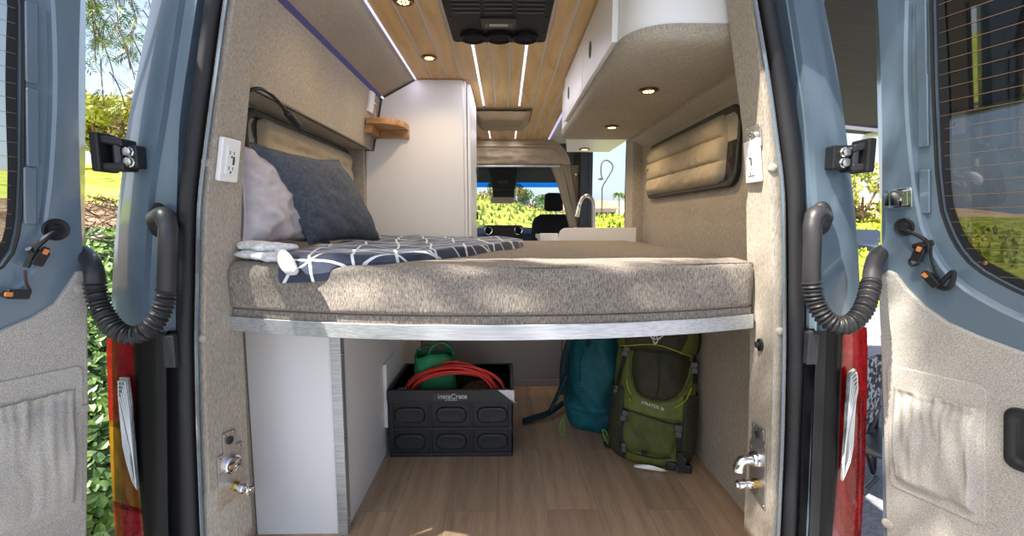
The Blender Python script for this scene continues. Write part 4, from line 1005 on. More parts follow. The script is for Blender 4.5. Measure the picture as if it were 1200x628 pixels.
# windscreen with blue band
W0, W1 = 5.75, 6.45
wsz = lambda z: W1 + (W0 - W1)*(z - .85)/(1.50 - .85)
g = MB(); g.add([(-.88, wsz(.85), .85), (.88, wsz(.85), .85), (.85, wsz(1.435), 1.435), (-.85, wsz(1.435), 1.435)], [(0, 1, 2, 3)])
ws = struct(g.build('window_2', CLEAR, smooth=0, solid=.005)); ws['label'] = 'windscreen with a blue tint band along its top'
g = MB(); g.add([(-.85, wsz(1.435), 1.435), (.85, wsz(1.435), 1.435), (.84, wsz(1.51), 1.51), (-.84, wsz(1.51), 1.51)], [(0, 1, 2, 3)]); g.build('tint_band', BLUETINT, ws, smooth=0, solid=.005)
mb = MB(); mb.tube([(.88, wsz(.85), .85), (.85, wsz(1.50), 1.50), (.80, 5.4, 1.62), (.80, 4.65, 1.75)], .05, 8); mb.tube([(-.88, wsz(.85), .85), (-.85, wsz(1.50), 1.50), (-.80, 5.4, 1.62), (-.80, 4.65, 1.75)], .05, 8)
o = struct(mb.build('trim_6', CABD)); o['label'] = 'dark windscreen pillars'
# dashboard
t = thing('dashboard', 'dark dashboard with a wide screen and two round air vents under the windscreen', 'dashboard', (0, 5.6, .6))
DASHB = mat('dash_blue_grey', srgb(58, 74, 96), .5)
mb = MB(); mb.extrude([(-.88, 5.35, .55), (-.88, 5.38, .86), (-.88, 5.55, .93), (-.88, 6.4, .90), (-.88, 6.4, .5)], (1.76, 0, 0)); mb.build('dash_top', DASHB, t, smooth=40)
a, b = PY(567, 264, 5.2), PY(613, 284, 5.2)
mb = MB(); mb.prism(rrect(b.x - a.x, a.z - b.z, .03, 4, (a.x+b.x)/2, (a.z+b.z)/2), .18, Matrix.Translation((0, 5.2, 0)) @ Matrix.Rotation(math.radians(90), 4, 'X') @ Matrix.Translation((0, 0, -.18))); mb.build('center_console', BLKP, t, bevel=.006)
mb = MB(); c1, c2 = PY(579, 268, 5.19), PY(602, 280, 5.19); mb.box((c1.x, 5.185, c2.z), (c2.x, 5.195, c1.z)); mb.build('screen', BLKG, t, smooth=0)
for u in (572.5, 607.5):
    p = PY(u, 270, 5.19); Mv = frame(p, (1, 0, 0), (0, -1, 0)); mb = MB(); mb.lathe([(.036, .008), (.045, .008), (.048, .014), (.043, .02), (.037, .016), (.036, .008)], Mv, 24); v_ = mb.build('air_vent', STEEL, t)
    mb = MB()
    for k in range(3): mb.box((-.034, -.018 + .016*k, .009), (.034, -.013 + .016*k, .014), Mv)
    mb.build('louver', BLKP, v_, smooth=0)
# overhead console and mirror
t = thing('overhead_console', 'dark overhead console hanging in the middle of the cab roof', 'console', (-.05, 5.3, 1.5))
a, b = PY(572, 202, 5.2), PY(607, 222, 5.2)
mb = MB(); mb.extrude([(a.x, 5.2, a.z + .05), (b.x, 5.2, a.z + .05), (b.x - .03, 5.2, b.z), (a.x + .05, 5.2, b.z)], (0, .3, 0)); mb.build('housing', CABD, t, smooth=0, bevel=.01)
a, b = PY(583, 209, 5.19), PY(597, 215, 5.19); mb = MB(); mb.box((a.x, 5.185, b.z), (b.x, 5.2, a.z)); mb.build('switch_panel', BLKG, t, smooth=0, bevel=.004)
t = thing('rearview_mirror', 'rear view mirror and sensor pod hanging under the overhead console', 'mirror', (-.05, 5.4, 1.2))
a, b = PY(577, 220, 5.45), PY(603, 233, 5.45); mb = MB(); mb.prism(rrect(b.x - a.x, a.z - b.z, .03, 4, (a.x+b.x)/2, (a.z+b.z)/2), .12, Matrix.Translation((0, 5.57, 0)) @ Matrix.Rotation(math.radians(90), 4, 'X')); mb.build('sensor_pod', BLKP, t, bevel=.01)
a, b = PY(575, 231, 5.35), PY(602, 238, 5.35); mb = MB(); mb.prism(rrect(b.x - a.x, a.z - b.z, .02, 4, (a.x+b.x)/2, (a.z+b.z)/2), .03, Matrix.Translation((0, 5.38, 0)) @ Matrix.Rotation(math.radians(90), 4, 'X')); mb.build('mirror_glass', mat('mirror_face', srgb(178, 160, 138), .3), t, bevel=.004)
# passenger seat
t = thing('passenger_seat', 'black cab seat with a separate headrest, seen past the bed', 'seat', (.45, 4.85, .3))
SEATM = fabric('seat_fabric', srgb(42, 43, 47), var=.15)
def bl_(name, cx, y, z0, z1, w0, w1, d, m, rnd=.35):
    rings = []
    for i in range(15):
        k = i/14; z = z0 + (z1 - z0)*k; e = min(1, min(k, 1-k)/.16); e = (1 - (1-e)**2)**.5; w = (w0 + (w1 - w0)*k)*(.62 + .38*e)
        rings.append([(cx + w*math.copysign(abs(math.cos(a))**.6, math.cos(a)), y + .14*(z - z0) + d*(.3 + .7*e)*math.copysign(abs(math.sin(a))**.6, math.sin(a)), z) for a in [2*math.pi*j/28 for j in range(28)]])
    mb = MB(); mb.loft(rings, True, True); return mb.build(name, m, t, smooth=60)
bl_('backrest', .52, 4.85, .40, 1.085, .27, .22, .07, SEATM)
bl_('headrest', .525, 4.93, 1.115, 1.315, .105, .095, .05, SEATM)
for x in (.495, .555): MB().tube([(x, 4.94, 1.04), (x, 4.945, 1.15)], .006, 8).build('headrest_post', STEEL, t)
bl_('seat_cushion', .52, 5.1, .25, .45, .27, .26, .26, SEATM)
# ------------------------------------------------------------------ van body around the opening
LA = [(0,178),(70,164),(140,150),(200,143),(270,135),(340,131),(410,129),(549,134),(628,140)]
LB = [(0,194),(70,182),(140,171),(200,160),(270,154),(400,155),(549,160),(628,168)]
LC = [(0,210),(140,189),(220,175),(300,170),(370,166),(628,178)]
LD = [(0,231),(140,210),(235,207),(410,206),(628,208)]
LE = [(0,243),(140,224),(235,211),(410,210),(628,212)]
RA = [(0,965),(100,984),(150,991),(210,998),(280,1005),(340,1008),(400,1013),(472,1012),(545,1010),(628,1005)]
RB = [(0,947),(70,965),(150,974),(200,981),(235,986),(375,989),(553,983),(628,976)]
RC = [(0,930),(140,951),(235,958),(375,962),(628,950)]
RD = [(0,921),(140,942),(220,945),(410,945),(628,938)]
RE = [(0,906),(140,931),(210,938),(300,941),(410,940),(500,935),(628,930)]
body = thing('van_body', 'grey blue van body framing the open rear, with tall tail lights', 'van', (0, 1.12, -.7))
def side(A, B, C, D, E, G, sg, nm):
    zs = ZS
    out = sg*.02
    rs = [rail(A, 1.16, zs, out, 3.3 if sg < 0 else 1.6), rail(A, 1.16, zs, out, .25), rail(A, 1.148, zs, 0, 0), rail(B, 1.118, zs), rail(C, 1.108, zs), rail(C, 1.108, zs, -sg*.006, .012), rail(D, 1.12, zs), rail(E, 1.155, zs), rail(G, 1.155, zs)]
    rails_mesh(rs, nm, PAINT, body, smooth=28)
    # rubber door seal
    e, g = rail(E, 1.12, zs), rail(G, 1.12, zs); rings = []
    for i in range(len(zs)):
        a, b = e[i], g[i]; c = (a + b)/2; w = (b - a)/2
        rings.append([c + w*math.cos(t_) + V((0, -.022*abs(math.sin(t_))**.8*(1 if math.sin(t_) > 0 else -1.2), 0)) for t_ in [2*math.pi*k/14 for k in range(14)]])
    mb = MB(); mb.loft(rings, True, True); mb.build('door_seal', RUB, body, smooth=80)
    # thin painted flange between seal and trim
    g2 = rail(G, 1.100, zs, -sg*.002); g3 = rail(G, 1.100, zs, -sg*.008); g4 = rail(G, 1.115, zs, -sg*.008)
    rails_mesh([g2, g3, g4], 'inner_flange', PAINT, body, smooth=40)
side(LA, LB, LC, LD, LE, LG, -1, 'left_corner_panel'); side(RA, RB, RC, RD, RE, RG, 1, 'right_corner_panel')
mb = MB(); mb.extrude([(-.86, 1.08, 1.86), (.80, 1.08, 1.86), (.80, 1.08, 1.98), (-.86, 1.08, 1.98)], (0, 3.9, 0)); mb.build('roof', PAINT, body, smooth=0, bevel=.04)
mb = MB(); mb.extrude([(-.86, 1.02, 1.80), (.80, 1.02, 1.80), (.80, 1.06, 1.98), (-.86, 1.06, 1.98)], (0, .12, 0)); mb.build('rear_header', PAINT, body, smooth=0, bevel=.02)
mb = MB(); mb.box((-.98, .98, -.30), (.93, 1.10, -.01)); mb.build('rear_bumper', BLKP, body, smooth=0, bevel=.03)
mb = MB(); mb.box((-.95, 1.12, -.45), (.90, 4.4, -.03)); mb.build('underbody', BLKP, body, smooth=0)
# tail lights
def lens_mat(name, c, rough=.12):
    m = mat(name, c, rough, coat=.8, spec=.6); return m
RED = lens_mat('tail_red', srgb(120, 8, 12)); noisy(RED, srgb(108, 5, 8), srgb(136, 8, 11), 60, detail=1)
AMB = lens_mat('tail_amber', srgb(120, 80, 10)); noisy(AMB, srgb(96, 54, 6), srgb(156, 112, 16), 20, (1, 1, .3), 2)
CLRL = noisy(lens_mat('tail_clear', srgb(150, 155, 158)), srgb(96, 104, 108), srgb(176, 182, 184), 30, (1, 1, .5), 2); RIBM = mat('lens_ribs', srgb(226, 230, 230), .2, coat=.5)
GBLK = mat('tail_housing', (.004, .004, .0045), .35, spec=.25)
def taillight(A, B, D, sg, zones, clear, nm):
    zt, zb = PY(0, 390, 1.12).z, .12; zs = np.linspace(zb, zt, 40)
    a0 = rail(A, 1.148, zs, sg*.004, .22); a = rail(A, 1.148, zs, sg*.006, -.004); b = rail(B, 1.112, zs); b2 = rail(B, 1.108, zs, -sg*.01, .004)
    h = MB(); bb, dd = rail(B, 1.106, zs, -sg*.002), rail(D, 1.112, zs, sg*.03)
    mid = [(p*.55 + q*.45) + V((0, -.012, 0)) for p, q in zip(bb, dd)]
    h.loft([list(c) for c in zip(rail(B, 1.118, zs, sg*.01, .02), bb, mid, dd, rail(D, 1.15, zs, sg*.03))], False, False)
    tl = h.build('tail_light', GBLK, body, smooth=50)
    def sub(za, zb_, m, name, ra=(a0, a, b, b2)):
        idx = [i for i, z in enumerate(zs) if za - .018 <= z <= zb_ + .002]
        mb = MB(); mb.loft([[r[i] for r in ra] for i in idx], False, False); return mb.build(name, m, tl, smooth=60)
    for za, zb_, m, name in zones: sub(za, zb_, m, name)
    # clear reversing lens, pointed at its lower end, with ribs
    pts = [PY(u - sg*-1.5 if u*sg < 0 else u, v, 1.100) for u, v in clear]
    c = sum(pts, V())/len(pts); nrm = V((sg*.55, -.83, 0)).normalized()
    pts = [p + V((0, (c.x - p.x)*sg*-.50, 0)) for p in pts]
    mb = MB(); mb.extrude([p + V((0, -.004, 0)) for p in pts], V((0, .010, 0))); lens = mb.build('reversing_lens', CLRL, tl, smooth=0, bevel=.002)
    mb = MB()
    for s_ in (.86, .70, .54, .38, .22):
        cx_ = lambda p: c.x + (c.z - p.z)*.10*sg*-1
        q = [V((cx_(p) + (p.x - cx_(p))*s_, c.y + (p.y - c.y)*s_ - .006, c.z + (p.z - c.z)*(1 - (1 - s_)*.42))) for p in pts]
        mb.tube(q + [q[0]], .0011, 5)
    mb.build('lens_rib', RIBM, lens)['kind'] = 'stuff'; return tl
taillight(LA, LB, LD, -1, [(.50, .80, RED, 'red_lens'), (.28, .51, AMB, 'amber_lens'), (.12, .29, RED, 'red_lens')], [(139, 443), (155, 441), (159, 470), (161, 500), (164, 545), (166, 572), (158, 565), (148, 545), (141, 525), (138, 480)], 'l')
taillight(RA, RB, RD, 1, [(.12, .80, RED, 'red_lens')], [(991, 436), (1002, 432), (1005, 440), (1003, 480), (1003, 525), (998, 545), (985, 563), (985, 545), (988, 500), (989, 470)], 'r')
# plastic channel between lamp and seal
for (D, E, sg) in ((LD, LE, -1), (RD, RE, 1)):
    zs = np.linspace(.12, PY(0, 388, 1.12).z, 20)
    q = [rail(D, 1.096, zs, sg*.050), rail(D, 1.088, zs, sg*.032), rail(D, 1.088, zs, sg*.024), rail(D, 1.118, zs, sg*.020), rail(D, 1.118, zs, -sg*.004), rail(E, 1.150, zs, -sg*.004)]
    rails_mesh(q, 'lamp_channel', BLKP, body, smooth=30)
    mb = MB(); x = rail(D, 1.09, zs, sg*.018)[-1]; mb.box((x.x - .014, 1.085, x.z - .085), (x.x + .014, 1.15, x.z - .005)); mb.build('lamp_bracket', DKG, body, smooth=0, bevel=.003)

# ------------------------------------------------------------------ rear doors
class Door:
    def __init__(s, bot, top, Yh, ang, sg):
        s.sg = sg; s.h0 = PY(*bot, Yh); h1 = PY(*top, Yh); a = math.radians(ang)
        s.up = (h1 - s.h0).normalized(); d = V((sg*math.sin(a), -math.cos(a), 0)); s.d = (d - s.up*d.dot(s.up)).normalized()
        s.n = s.d.cross(s.up).normalized()
        if s.n.dot(CAM - s.h0) < 0: s.n = -s.n
        s.z0 = s.h0.z
    def w(s, S, T, o=0.0): return s.h0 + s.d*S + s.up*((T - s.z0)/s.up.z) + s.n*o
    def px(s, u, v):
        r = ray(u, v); k = (s.h0 - CAM).dot(s.n)/r.dot(s.n); p = CAM + r*k - s.h0
        t_ = p.dot(s.up); return (p.dot(s.d), s.z0 + t_*s.up.z)
    def M(s, S, T, o=0.0): return frame(s.w(S, T, o), s.d*(1 if s.sg > 0 else -1), s.n)
DL = Door((107, 628), (110, 0), 1.075, 22, -1)
DR = Door((1031, 628), (1016, 0), 1.135, 20, 1)
def outline_loop(corners, n):
    """closed polyline resampled to n points"""
    P = [V((a, b, 0)) for a, b in corners]; P.append(P[0]); Ls = [0]
    for i in range(len(P)-1): Ls.append(Ls[-1] + (P[i+1] - P[i]).length)
    out = []
    for k in range(n):
        t_ = Ls[-1]*k/n; i = max(j for j in range(len(Ls)) if Ls[j] <= t_ + 1e-9); i = min(i, len(P)-2)
        f_ = (t_ - Ls[i])/max(1e-9, Ls[i+1] - Ls[i]); out.append(P[i].lerp(P[i+1], f_))
    return [(p.x, p.y) for p in out]
def by_angle(loop, c, n):
    """resample a star-shaped loop by angle about c"""
    out = []; m = len(loop)
    for k in range(n):
        a = 2*math.pi*k/n; dx, dy = math.cos(a), math.sin(a); best = None
        for i in range(m):
            (x1, y1), (x2, y2) = loop[i], loop[(i+1) % m]; x1 -= c[0]; x2 -= c[0]; y1 -= c[1]; y2 -= c[1]
            ex, ey = x2 - x1, y2 - y1; den = dx*ey - dy*ex
            if abs(den) < 1e-12: continue
            t_ = (x1*ey - y1*ex)/den; q = (x1*dy - y1*dx)/den
            if t_ > 0 and -1e-6 <= q <= 1 + 1e-6 and (best is None or t_ > best): best = t_
        out.append((c[0] + dx*(best or .1), c[1] + dy*(best or .1)))
    return out
def build_door(D, label, winpx, panpx, win_right):
    sg = D.sg; W, Z0, Z1 = .76, .03, 1.80
    t = thing('rear_door', label, 'van door', D.w(0, Z0), 'open rear doors of the van')
    # window outline in door coordinates: seen side from the photograph, free side mirrored
    wp = [D.px(u, v) for u, v in winpx]; smin = min(p[0] for p in wp); 
    c = (.40, 1.30)
    base = min(p[1] for p in wp)
    loop = wp + [(.52, base - .015), (.60, base + .01), (.66, base + .08), (.675, base + .2), (.675, 1.55), (.65, 1.68), (.60, 1.72), (.30, 1.72), (.18, 1.71), (wp[0][0] + .035, 1.69)]
    n = 96; wl = by_angle(loop, c, n)
    ol = by_angle([(x, y) for x, y in rrect(W, Z1 - Z0, .05, 5, W/2, (Z0+Z1)/2)], c, n)
    def ring(f, off):   # f: 0 at the door edge, 1 at the window
        return [D.w(o[0] + (w_[0] - o[0])*f, o[1] + (w_[1] - o[1])*f, off) for o, w_ in zip(ol, wl)]
    def ring_in(dist, off, loop_=None, sgn=1):
        L_ = loop_ or wl; r = []
        for o, w_ in zip(ol, L_):
            dx, dy = w_[0] - c[0], w_[1] - c[1]; ll = math.hypot(dx, dy); r.append(D.w(w_[0] + dx/ll*dist, w_[1] + dy/ll*dist, off))
        return r
    def ring_out(dist, off):
        r = []
        for o in ol:
            dx, dy = o[0] - c[0], o[1] - c[1]; ll = math.hypot(dx, dy); r.append(D.w(o[0] - dx/ll*dist, o[1] - dy/ll*dist, off))
        return r
    mb = MB(); mb.loft([ring(0, -.075), ring(0, -.030), ring_out(.004, -.026), ring_out(.022, -.005), ring_out(.027, 0), ring_in(.050, 0), ring_in(.044, -.004), ring_in(.040, -.014), ring_in(.006, -.016), ring_in(.0, -.020), ring_in(0, -.05), ring_in(.01, -.075)], True, False)
    shell = mb.build('door_shell', PAINT, t, smooth=30)
    # clips along the window flange
    # glass: dotted border and pane
    mb = MB(); fl = [ring_in(.004, -.030), ring_in(-.018, -.030)]; mb.loft(fl, True, False); fr_ = mb.build('glass_border', RUB, t, smooth=0)
    mb = MB(); pr = ring_in(.004, -.034); mb.add(pr, [tuple(range(n))]); pane = mb.build('window_glass', TINT if D.sg < 0 else TINT_SHADED, t, smooth=0)
    mb = MB(); g_ = ring_in(.004, -.0185); mb.tube(g_ + [g_[0]], .004, 6, None); mb.build('glass_gasket', RUB, t)
    mb = MB()
    for k in range(30):
        z = base + .045 + .0295*k
        if z > 1.66: break
        xs = []
        for S in np.linspace(smin + .005, .67, 60):
            if inside((S, z), wl): xs.append(S)
        if len(xs) > 2: mb.tube([D.w(S, z - .02*(S - xs[0]), -.0295) for S in (xs[0], (xs[0] + xs[-1])/2, xs[-1])], .0006, 4)
    mb.build('defroster_wire', WIREC, pane)
    # fabric panel
    pp = [D.px(u, v) for u, v in panpx]; pe = pp[-1]
    pan = pp + [(W/2, pe[1] - .02), (W - .20, pe[1] - .01), (W - .10, pe[1] + .06), (W - .03, pe[1] + .14), (W - .03, .07), (pp[0][0] + .003, .07)]
    mb = MB(); Mx = Matrix.Identity(4); nn = len(pan)
    mb.add([D.w(a, b, -.004) for a, b in pan] + [D.w(a, b, .010) for a, b in pan], [tuple(range(nn))[::-1], tuple(range(nn, 2*nn))] + [(i, (i+1) % nn, nn + (i+1) % nn, nn + i) for i in range(nn)])
    panel = mb.build('trim_panel', FABD, t, smooth=0, bevel=.004)
    return t, shell, panel, pane
def inside(p, L_):
    x, y = p; r = False; j = len(L_) - 1
    for i in range(len(L_)):
        if (L_[i][1] > y) != (L_[j][1] > y) and x < (L_[j][0] - L_[i][0])*(y - L_[i][1])/(L_[j][1] - L_[i][1]) + L_[i][0]: r = not r
        j = i
    return r
WIREC = mat('defroster_copper', srgb(150, 120, 92), .4)
tL, shL, paL, gL = build_door(DL, 'left rear door, open, blue grey paint above a pale fabric panel with gathered pocket', [(31, 0), (30, 100), (30, 200), (27, 262), (22, 290), (12, 308), (0, 317), (-25, 330)],
    [(101, 470), (100, 322), (95, 316), (88, 318), (78, 334), (62, 355), (36, 371), (0, 386), (-40, 398)], 0)
tR, shR, paR, gR = build_door(DR, 'right rear door, open, sunlit fabric panel with gathered pocket and black pull recess', [(1087, 0), (1090, 100), (1094, 200), (1099, 245), (1108, 272), (1125, 302), (1150, 322), (1200, 348), (1250, 360)],
    [(1037, 470), (1032, 335), (1035, 322), (1042, 316), (1051, 320), (1063, 336), (1085, 358), (1112, 377), (1150, 394), (1200, 412), (1250, 424)], 0)
# small clips on the flange beside the window
def clips(D, pxs, parent):
    for (u, v, h) in pxs:
        s_, t_ = D.px(u, v); M = D.M(s_, t_, -.012); mb = MB(); mb.prism(rrect(.020, h, .004, 3), .006, M); mb.build('clip', PAINT, parent, bevel=.002)
clips(DL, [(40, 50, .16), (41, 150, .16), (38, 230, .12)], tL); clips(DR, [(1077, 45, .16), (1079, 130, .16), (1081, 225, .10)], tR)
# pockets with elasticated top
def pocket(D, x0, x1, zt, zb, parent, flip=1):
    """gathered pocket on the door panel, elastic band zt, base zb"""
    w = x1 - x0
    mb = MB()
    b0 = [(x0 - .012, zt + .045), (x1 + .012, zt + .045), (x1 + .012, zb - .01), (x0 - .012, zb - .01)]
    fl = rrect(w + .03, zt - zb + .075, .015, 4, (x0+x1)/2, (zt + .045 + zb - .015)/2); nn = len(fl)
    mb.add([D.w(a, b, .008) for a, b in fl] + [D.w(a, b, .0135) for a, b in fl], [tuple(range(nn))[::-1], tuple(range(nn, 2*nn))] + [(i, (i+1) % nn, nn + (i+1) % nn, nn + i) for i in range(nn)])
    bk = mb.build('pocket_backing', FABP, parent, smooth=0, bevel=.003)
    def f(u, v):
        S = x0 + w*u; T = zb + (zt - zb)*v
        e = min(1, min(u, 1-u)/.07); eb = min(1, v/.10)
        g = nz(u*w/.016 + .8*nz(v*2, u*3), v*.9, 5)*1.7 
        band = math.exp(-((v - .93)/.05)**2)
        puff = (.022 + .016*nz(u*2.2 - v*1.2, v*.8, 8))*(e*(2-e))*(eb*(2-eb))*(.45 + .75*math.sin(math.pi*min(1, v*.9 + .1))) 
        k = v**1.3
        o = .013 + puff + e*eb*(.0065*g*(k*.75 + .12)) + .006*e*nz(u*5, v*3 + u*2, 2) - .006*band*e
        if v > .97: o = .013 + puff*.75 + .004*g*e
        return D.w(S, T + .004*g*e*(1 if v > .9 else 0), o)
    mb = MB(); mb.grid(f, 110, 60)
    # close the mouth
    n0 = 111*61; top = [f(k/110, 1) for k in range(111)]; lo = [D.w(x0 + w*k/110, zt - .004, .010) for k in range(111)]
    mb.add(top + lo, [(k, k+1, 112 + k, 111 + k) for k in range(110)])
    mb.build('pocket', FABP, parent, smooth=180)
a, b = DR.px(1049, 452), DR.px(1149, 484); c_, d_ = DR.px(1053, 566), DR.px(1148, 594)
pocket(DR, a[0] + .004, b[0], (a[1] + b[1])/2 + .01, (c_[1] + d_[1])/2, paR)
a, b = DL.px(86, 455), DL.px(0, 484); c_ = DL.px(86, 578)
pocket(DL, a[0] + .002, a[0] + .235, a[1] + .004, c_[1] - .02, paL)
def panel_button(D, u, v, parent, r=.013):
    s_, t_ = D.px(u, v); M = D.M(s_, t_, .010); mb = MB(); mb.lathe([(r, 0), (r, .002), (r*.85, .0045), (r*.45, .006), (.0005, .0063)], M, 18); mb.build('panel_button', FABD, parent)
for u, v in ((92, 337), (94, 479)): panel_button(DL, u, v, paL)
for u, v in ((1038, 327), (1043, 612)): panel_button(DR, u, v, paR)
# pull recess on the right door
s_, t_ = DR.px(1204, 515); M = DR.M(s_ + .012, t_, .009)
mb = MB(); mb.loft([[(x, y, 0) for x, y in rrect(.085, .135, .022, 6)], [(x, y, .007) for x, y in rrect(.083, .133, .021, 6)], [(x, y, .009) for x, y in rrect(.076, .126, .020, 6)], [(x, y, .007) for x, y in rrect(.054, .102, .016, 6)], [(x, y, .0025) for x, y in rrect(.048, .094, .014, 6)]], True, True, M)
h_ = mb.build('pull_recess', BLKP, tR, smooth=50)
mb = MB(); mb.lathe([(.010, -.004), (.010, .002), (.006, .003), (.001, .003)], M @ Matrix.Translation((.012, -.035, 0)), 14); mb.build('recess_screw', RUB, h_)
# chrome striker on the right door
s_, t_ = DR.px(1055, 232); M = DR.M(s_, t_, 0)
mb = MB(); mb.prism(rrect(.050, .046, .004, 3), .004, M); st = mb.build('striker', CHROME, tR, smooth=30, bevel=.001)
mb = MB(); mb.box((-.022, -.018, .004), (-.010, .018, .022), M); mb.box((-.010, -.018, .016), (.016, .018, .022), M); mb.box((.008, -.018, .004), (.016, .018, .022), M)
for k in range(4): mb.box((-.006 + .006*k, -.016, .004), (-.003 + .006*k, .016, .014), M)
mb.build('striker_loop', CHROME, st, smooth=0, bevel=.0015)
# grommets, cables and loose connectors on the doors
ORG = mat('orange_tab', srgb(226, 140, 70), .5)
def grommet(D, u, v, parent, r=.024):
    s_, t_ = D.px(u, v); M = D.M(s_, t_, 0); mb = MB(); mb.lathe([(r, 0), (r, .003), (r*.9, .006), (r*.7, .004), (r*.55, .004), (r*.45, .010), (.001, .011)], M, 24); return mb.build('cable_grommet', RUB, parent)
def dpath(D, pts, n=6): return smooth_path([D.w(*D.px(u, v), o) for u, v, o in pts], n)
def cable(D, pts, r, parent, m=None, name='door_cable'):
    mb = MB(); mb.tube(dpath(D, pts), r, 8); return mb.build(name, m or BLKP, parent)
def connector(D, u, v, rot, w, h, parent, tab=True):
    s_, t_ = D.px(u, v); M = D.M(s_, t_, .010) @ Matrix.Rotation(math.radians(rot), 4, 'Z')
    mb = MB(); mb.prism(rrect(w, h, .003, 2), .015, M); mb.box((-w*.3, h/2, .002), (w*.3, h/2 + .008, .012), M); c = mb.build('connector', BLKP, parent, smooth=30, bevel=.0015)
    if tab:
        mb = MB(); mb.box((-w*.22, h*.28, .013), (w*.22, h*.62, .018), M); mb.build('tab', ORG, c, smooth=0, bevel=.001)
grommet(DL, 65, 269, tL); cable(DL, [(66, 270, .012), (54, 273, .022), (42, 281, .024), (34, 292, .018), (27, 312, .012)], .0062, tL); connector(DL, 41, 301, -25, .020, .034, tL)
cable(DL, [(27, 290, .020), (33, 294, .018), (44, 300, .016)], .006, tL); cable(DL, [(26, 316, .010), (27, 330, .012), (31, 340, .014), (28, 346, .012), (22, 344, .010)], .0025, tL, mat('brown_wire', srgb(80, 50, 40), .6)); connector(DL, 15, 343, 82, .020, .036, tL)
grommet(DR, 1060, 266, tR, .021); cable(DR, [(1061, 267, .012), (1074, 271, .022), (1088, 277, .024), (1094, 284, .020), (1092, 294, .014)], .0045, tR)
cable(DR, [(1076, 288, .014), (1086, 286, .018), (1098, 283, .014)], .007, tR); connector(DR, 1082, 297, -20, .020, .032, tR)
cable(DR, [(1096, 286, .016), (1097, 300, .018), (1101, 315, .018), (1104, 326, .014)], .0028, tR); cable(DR, [(1078, 299, .02), (1072, 304, .02), (1074, 310, .018), (1082, 308, .018)], .003, tR)
cable(DR, [(1106, 332, .014), (1114, 325, .020), (1124, 317, .022), (1122, 330, .020), (1114, 337, .014), (1103, 335, .012)], .0055, tR); connector(DR, 1098, 327, 40, .018, .034, tR)
for u, v in ((1131, 283), (1145, 283), (1146, 310)):
    s_, t_ = DR.px(u, v); MB().lathe([(.0045, -.029), (.0045, -.026), (.001, -.025)], DR.M(s_, t_, 0), 14).build('glass_stud', BRASS, gR)
# hinges
def hinge(parent, D, plate, arm, sg):
    a, b = PY(plate[0], plate[2], 1.10), PY(plate[1], plate[3], 1.10)
    mb = MB(); mb.extrude([(a.x, 1.085, a.z), (b.x, 1.085, a.z), (b.x, 1.085, b.z), (a.x, 1.085, b.z)], (0, .03, 0)); h = mb.build('hinge', BLKP, parent, smooth=0, bevel=.004)
    p = [PY(arm[0], arm[2], 1.085), PY(arm[1], arm[2] + 5, 1.085), PY(arm[1], arm[3], 1.085), PY(arm[0], arm[3], 1.085)]
    mb = MB(); hh = .018
    for z_ in ((p[0].z, p[1].z), (p[3].z, p[2].z)):
        mb.extrude([(p[0].x, 1.06, z_[0] - hh/2), (p[1].x, 1.07, z_[1] - hh/2), (p[1].x, 1.07, z_[1] + hh/2), (p[0].x, 1.06, z_[0] + hh/2)], (0, .045, 0))
    mb.box((min(p[0].x, p[0].x + sg*-.02), 1.055, p[3].z - .012), (max(p[0].x, p[0].x + sg*-.02), 1.11, p[0].z + .012)); mb.build('hinge_arm', BLKP, h, smooth=0, bevel=.004)
    mx = p[0].x*.35 + p[1].x*.65
    mb = MB(); mb.tube([(mx, 1.085, p[3].z), (mx, 1.085, p[0].z)], .013, 14); mb.build('hinge_pin', BLKG, h)
    for k in (.30, .74):
        z_ = a.z + (b.z - a.z)*k; mb = MB(); mb.lathe([(.0125, 0), (.0125, .002), (.010, .004), (.010, .010), (.006, .011), (.001, .011)], frame(((a.x + b.x)/2, 1.085, z_), (1, 0, 0), (0, -1, 0)), 8); mb.build('bolt', STEEL, h, smooth=25)
hinge(tL, DL, (148, 168, 171, 198), (117, 149, 163, 196), -1); hinge(tR, DR, (972, 996, 171, 199), (1016, 995, 170, 197), 1)
# corrugated conduits from body to doors
def conduit(label, elbow, ribs, end, r=.0195):
    p0 = smooth_path([PY(*p) for p in elbow], 8); mb = MB(); t = thing('wiring_conduit', label, 'conduit', p0[-1], 'rubber wiring conduits')
    rr = [r*(1.35 - .35*min(1, k/(len(p0)*.35))) for k in range(len(p0))]; mb.tube(p0, rr, 16); mb.build('elbow', HOSE, t, smooth=80)
    pr = smooth_path([PY(*p) for p in ribs], 14); Ls = [0]
    for i in range(len(pr)-1): Ls.append(Ls[-1] + (pr[i+1]-pr[i]).length)
    tot = Ls[-1]; n = int(tot/.0020); pts = []; rs = []
    for k in range(n+1):
        d = tot*k/n; i = max(j for j in range(len(Ls)) if Ls[j] <= d + 1e-9); i = min(i, len(pr)-2)
        pts.append(pr[i].lerp(pr[i+1], (d-Ls[i])/max(1e-9, Ls[i+1]-Ls[i]))); rs.append(r + .0030*math.sin(2*math.pi*d/.0092))
    mb = MB(); mb.tube(pts, rs, 16); mb.build('corrugated_hose', HOSE, t, smooth=80)
    pe = smooth_path([PY(*p) for p in end], 6); mb = MB(); mb.tube(pe, [r, ] + [r*.98]*(len(pe)-1), 14); mb.build('end_sleeve', HOSE, t, smooth=80)
    mb = MB(); mb.ball(PY(elbow[0][0], elbow[0][1], 1.098), (.026, .020, .042)); mb.build('body_grommet', RUB, t, smooth=80)
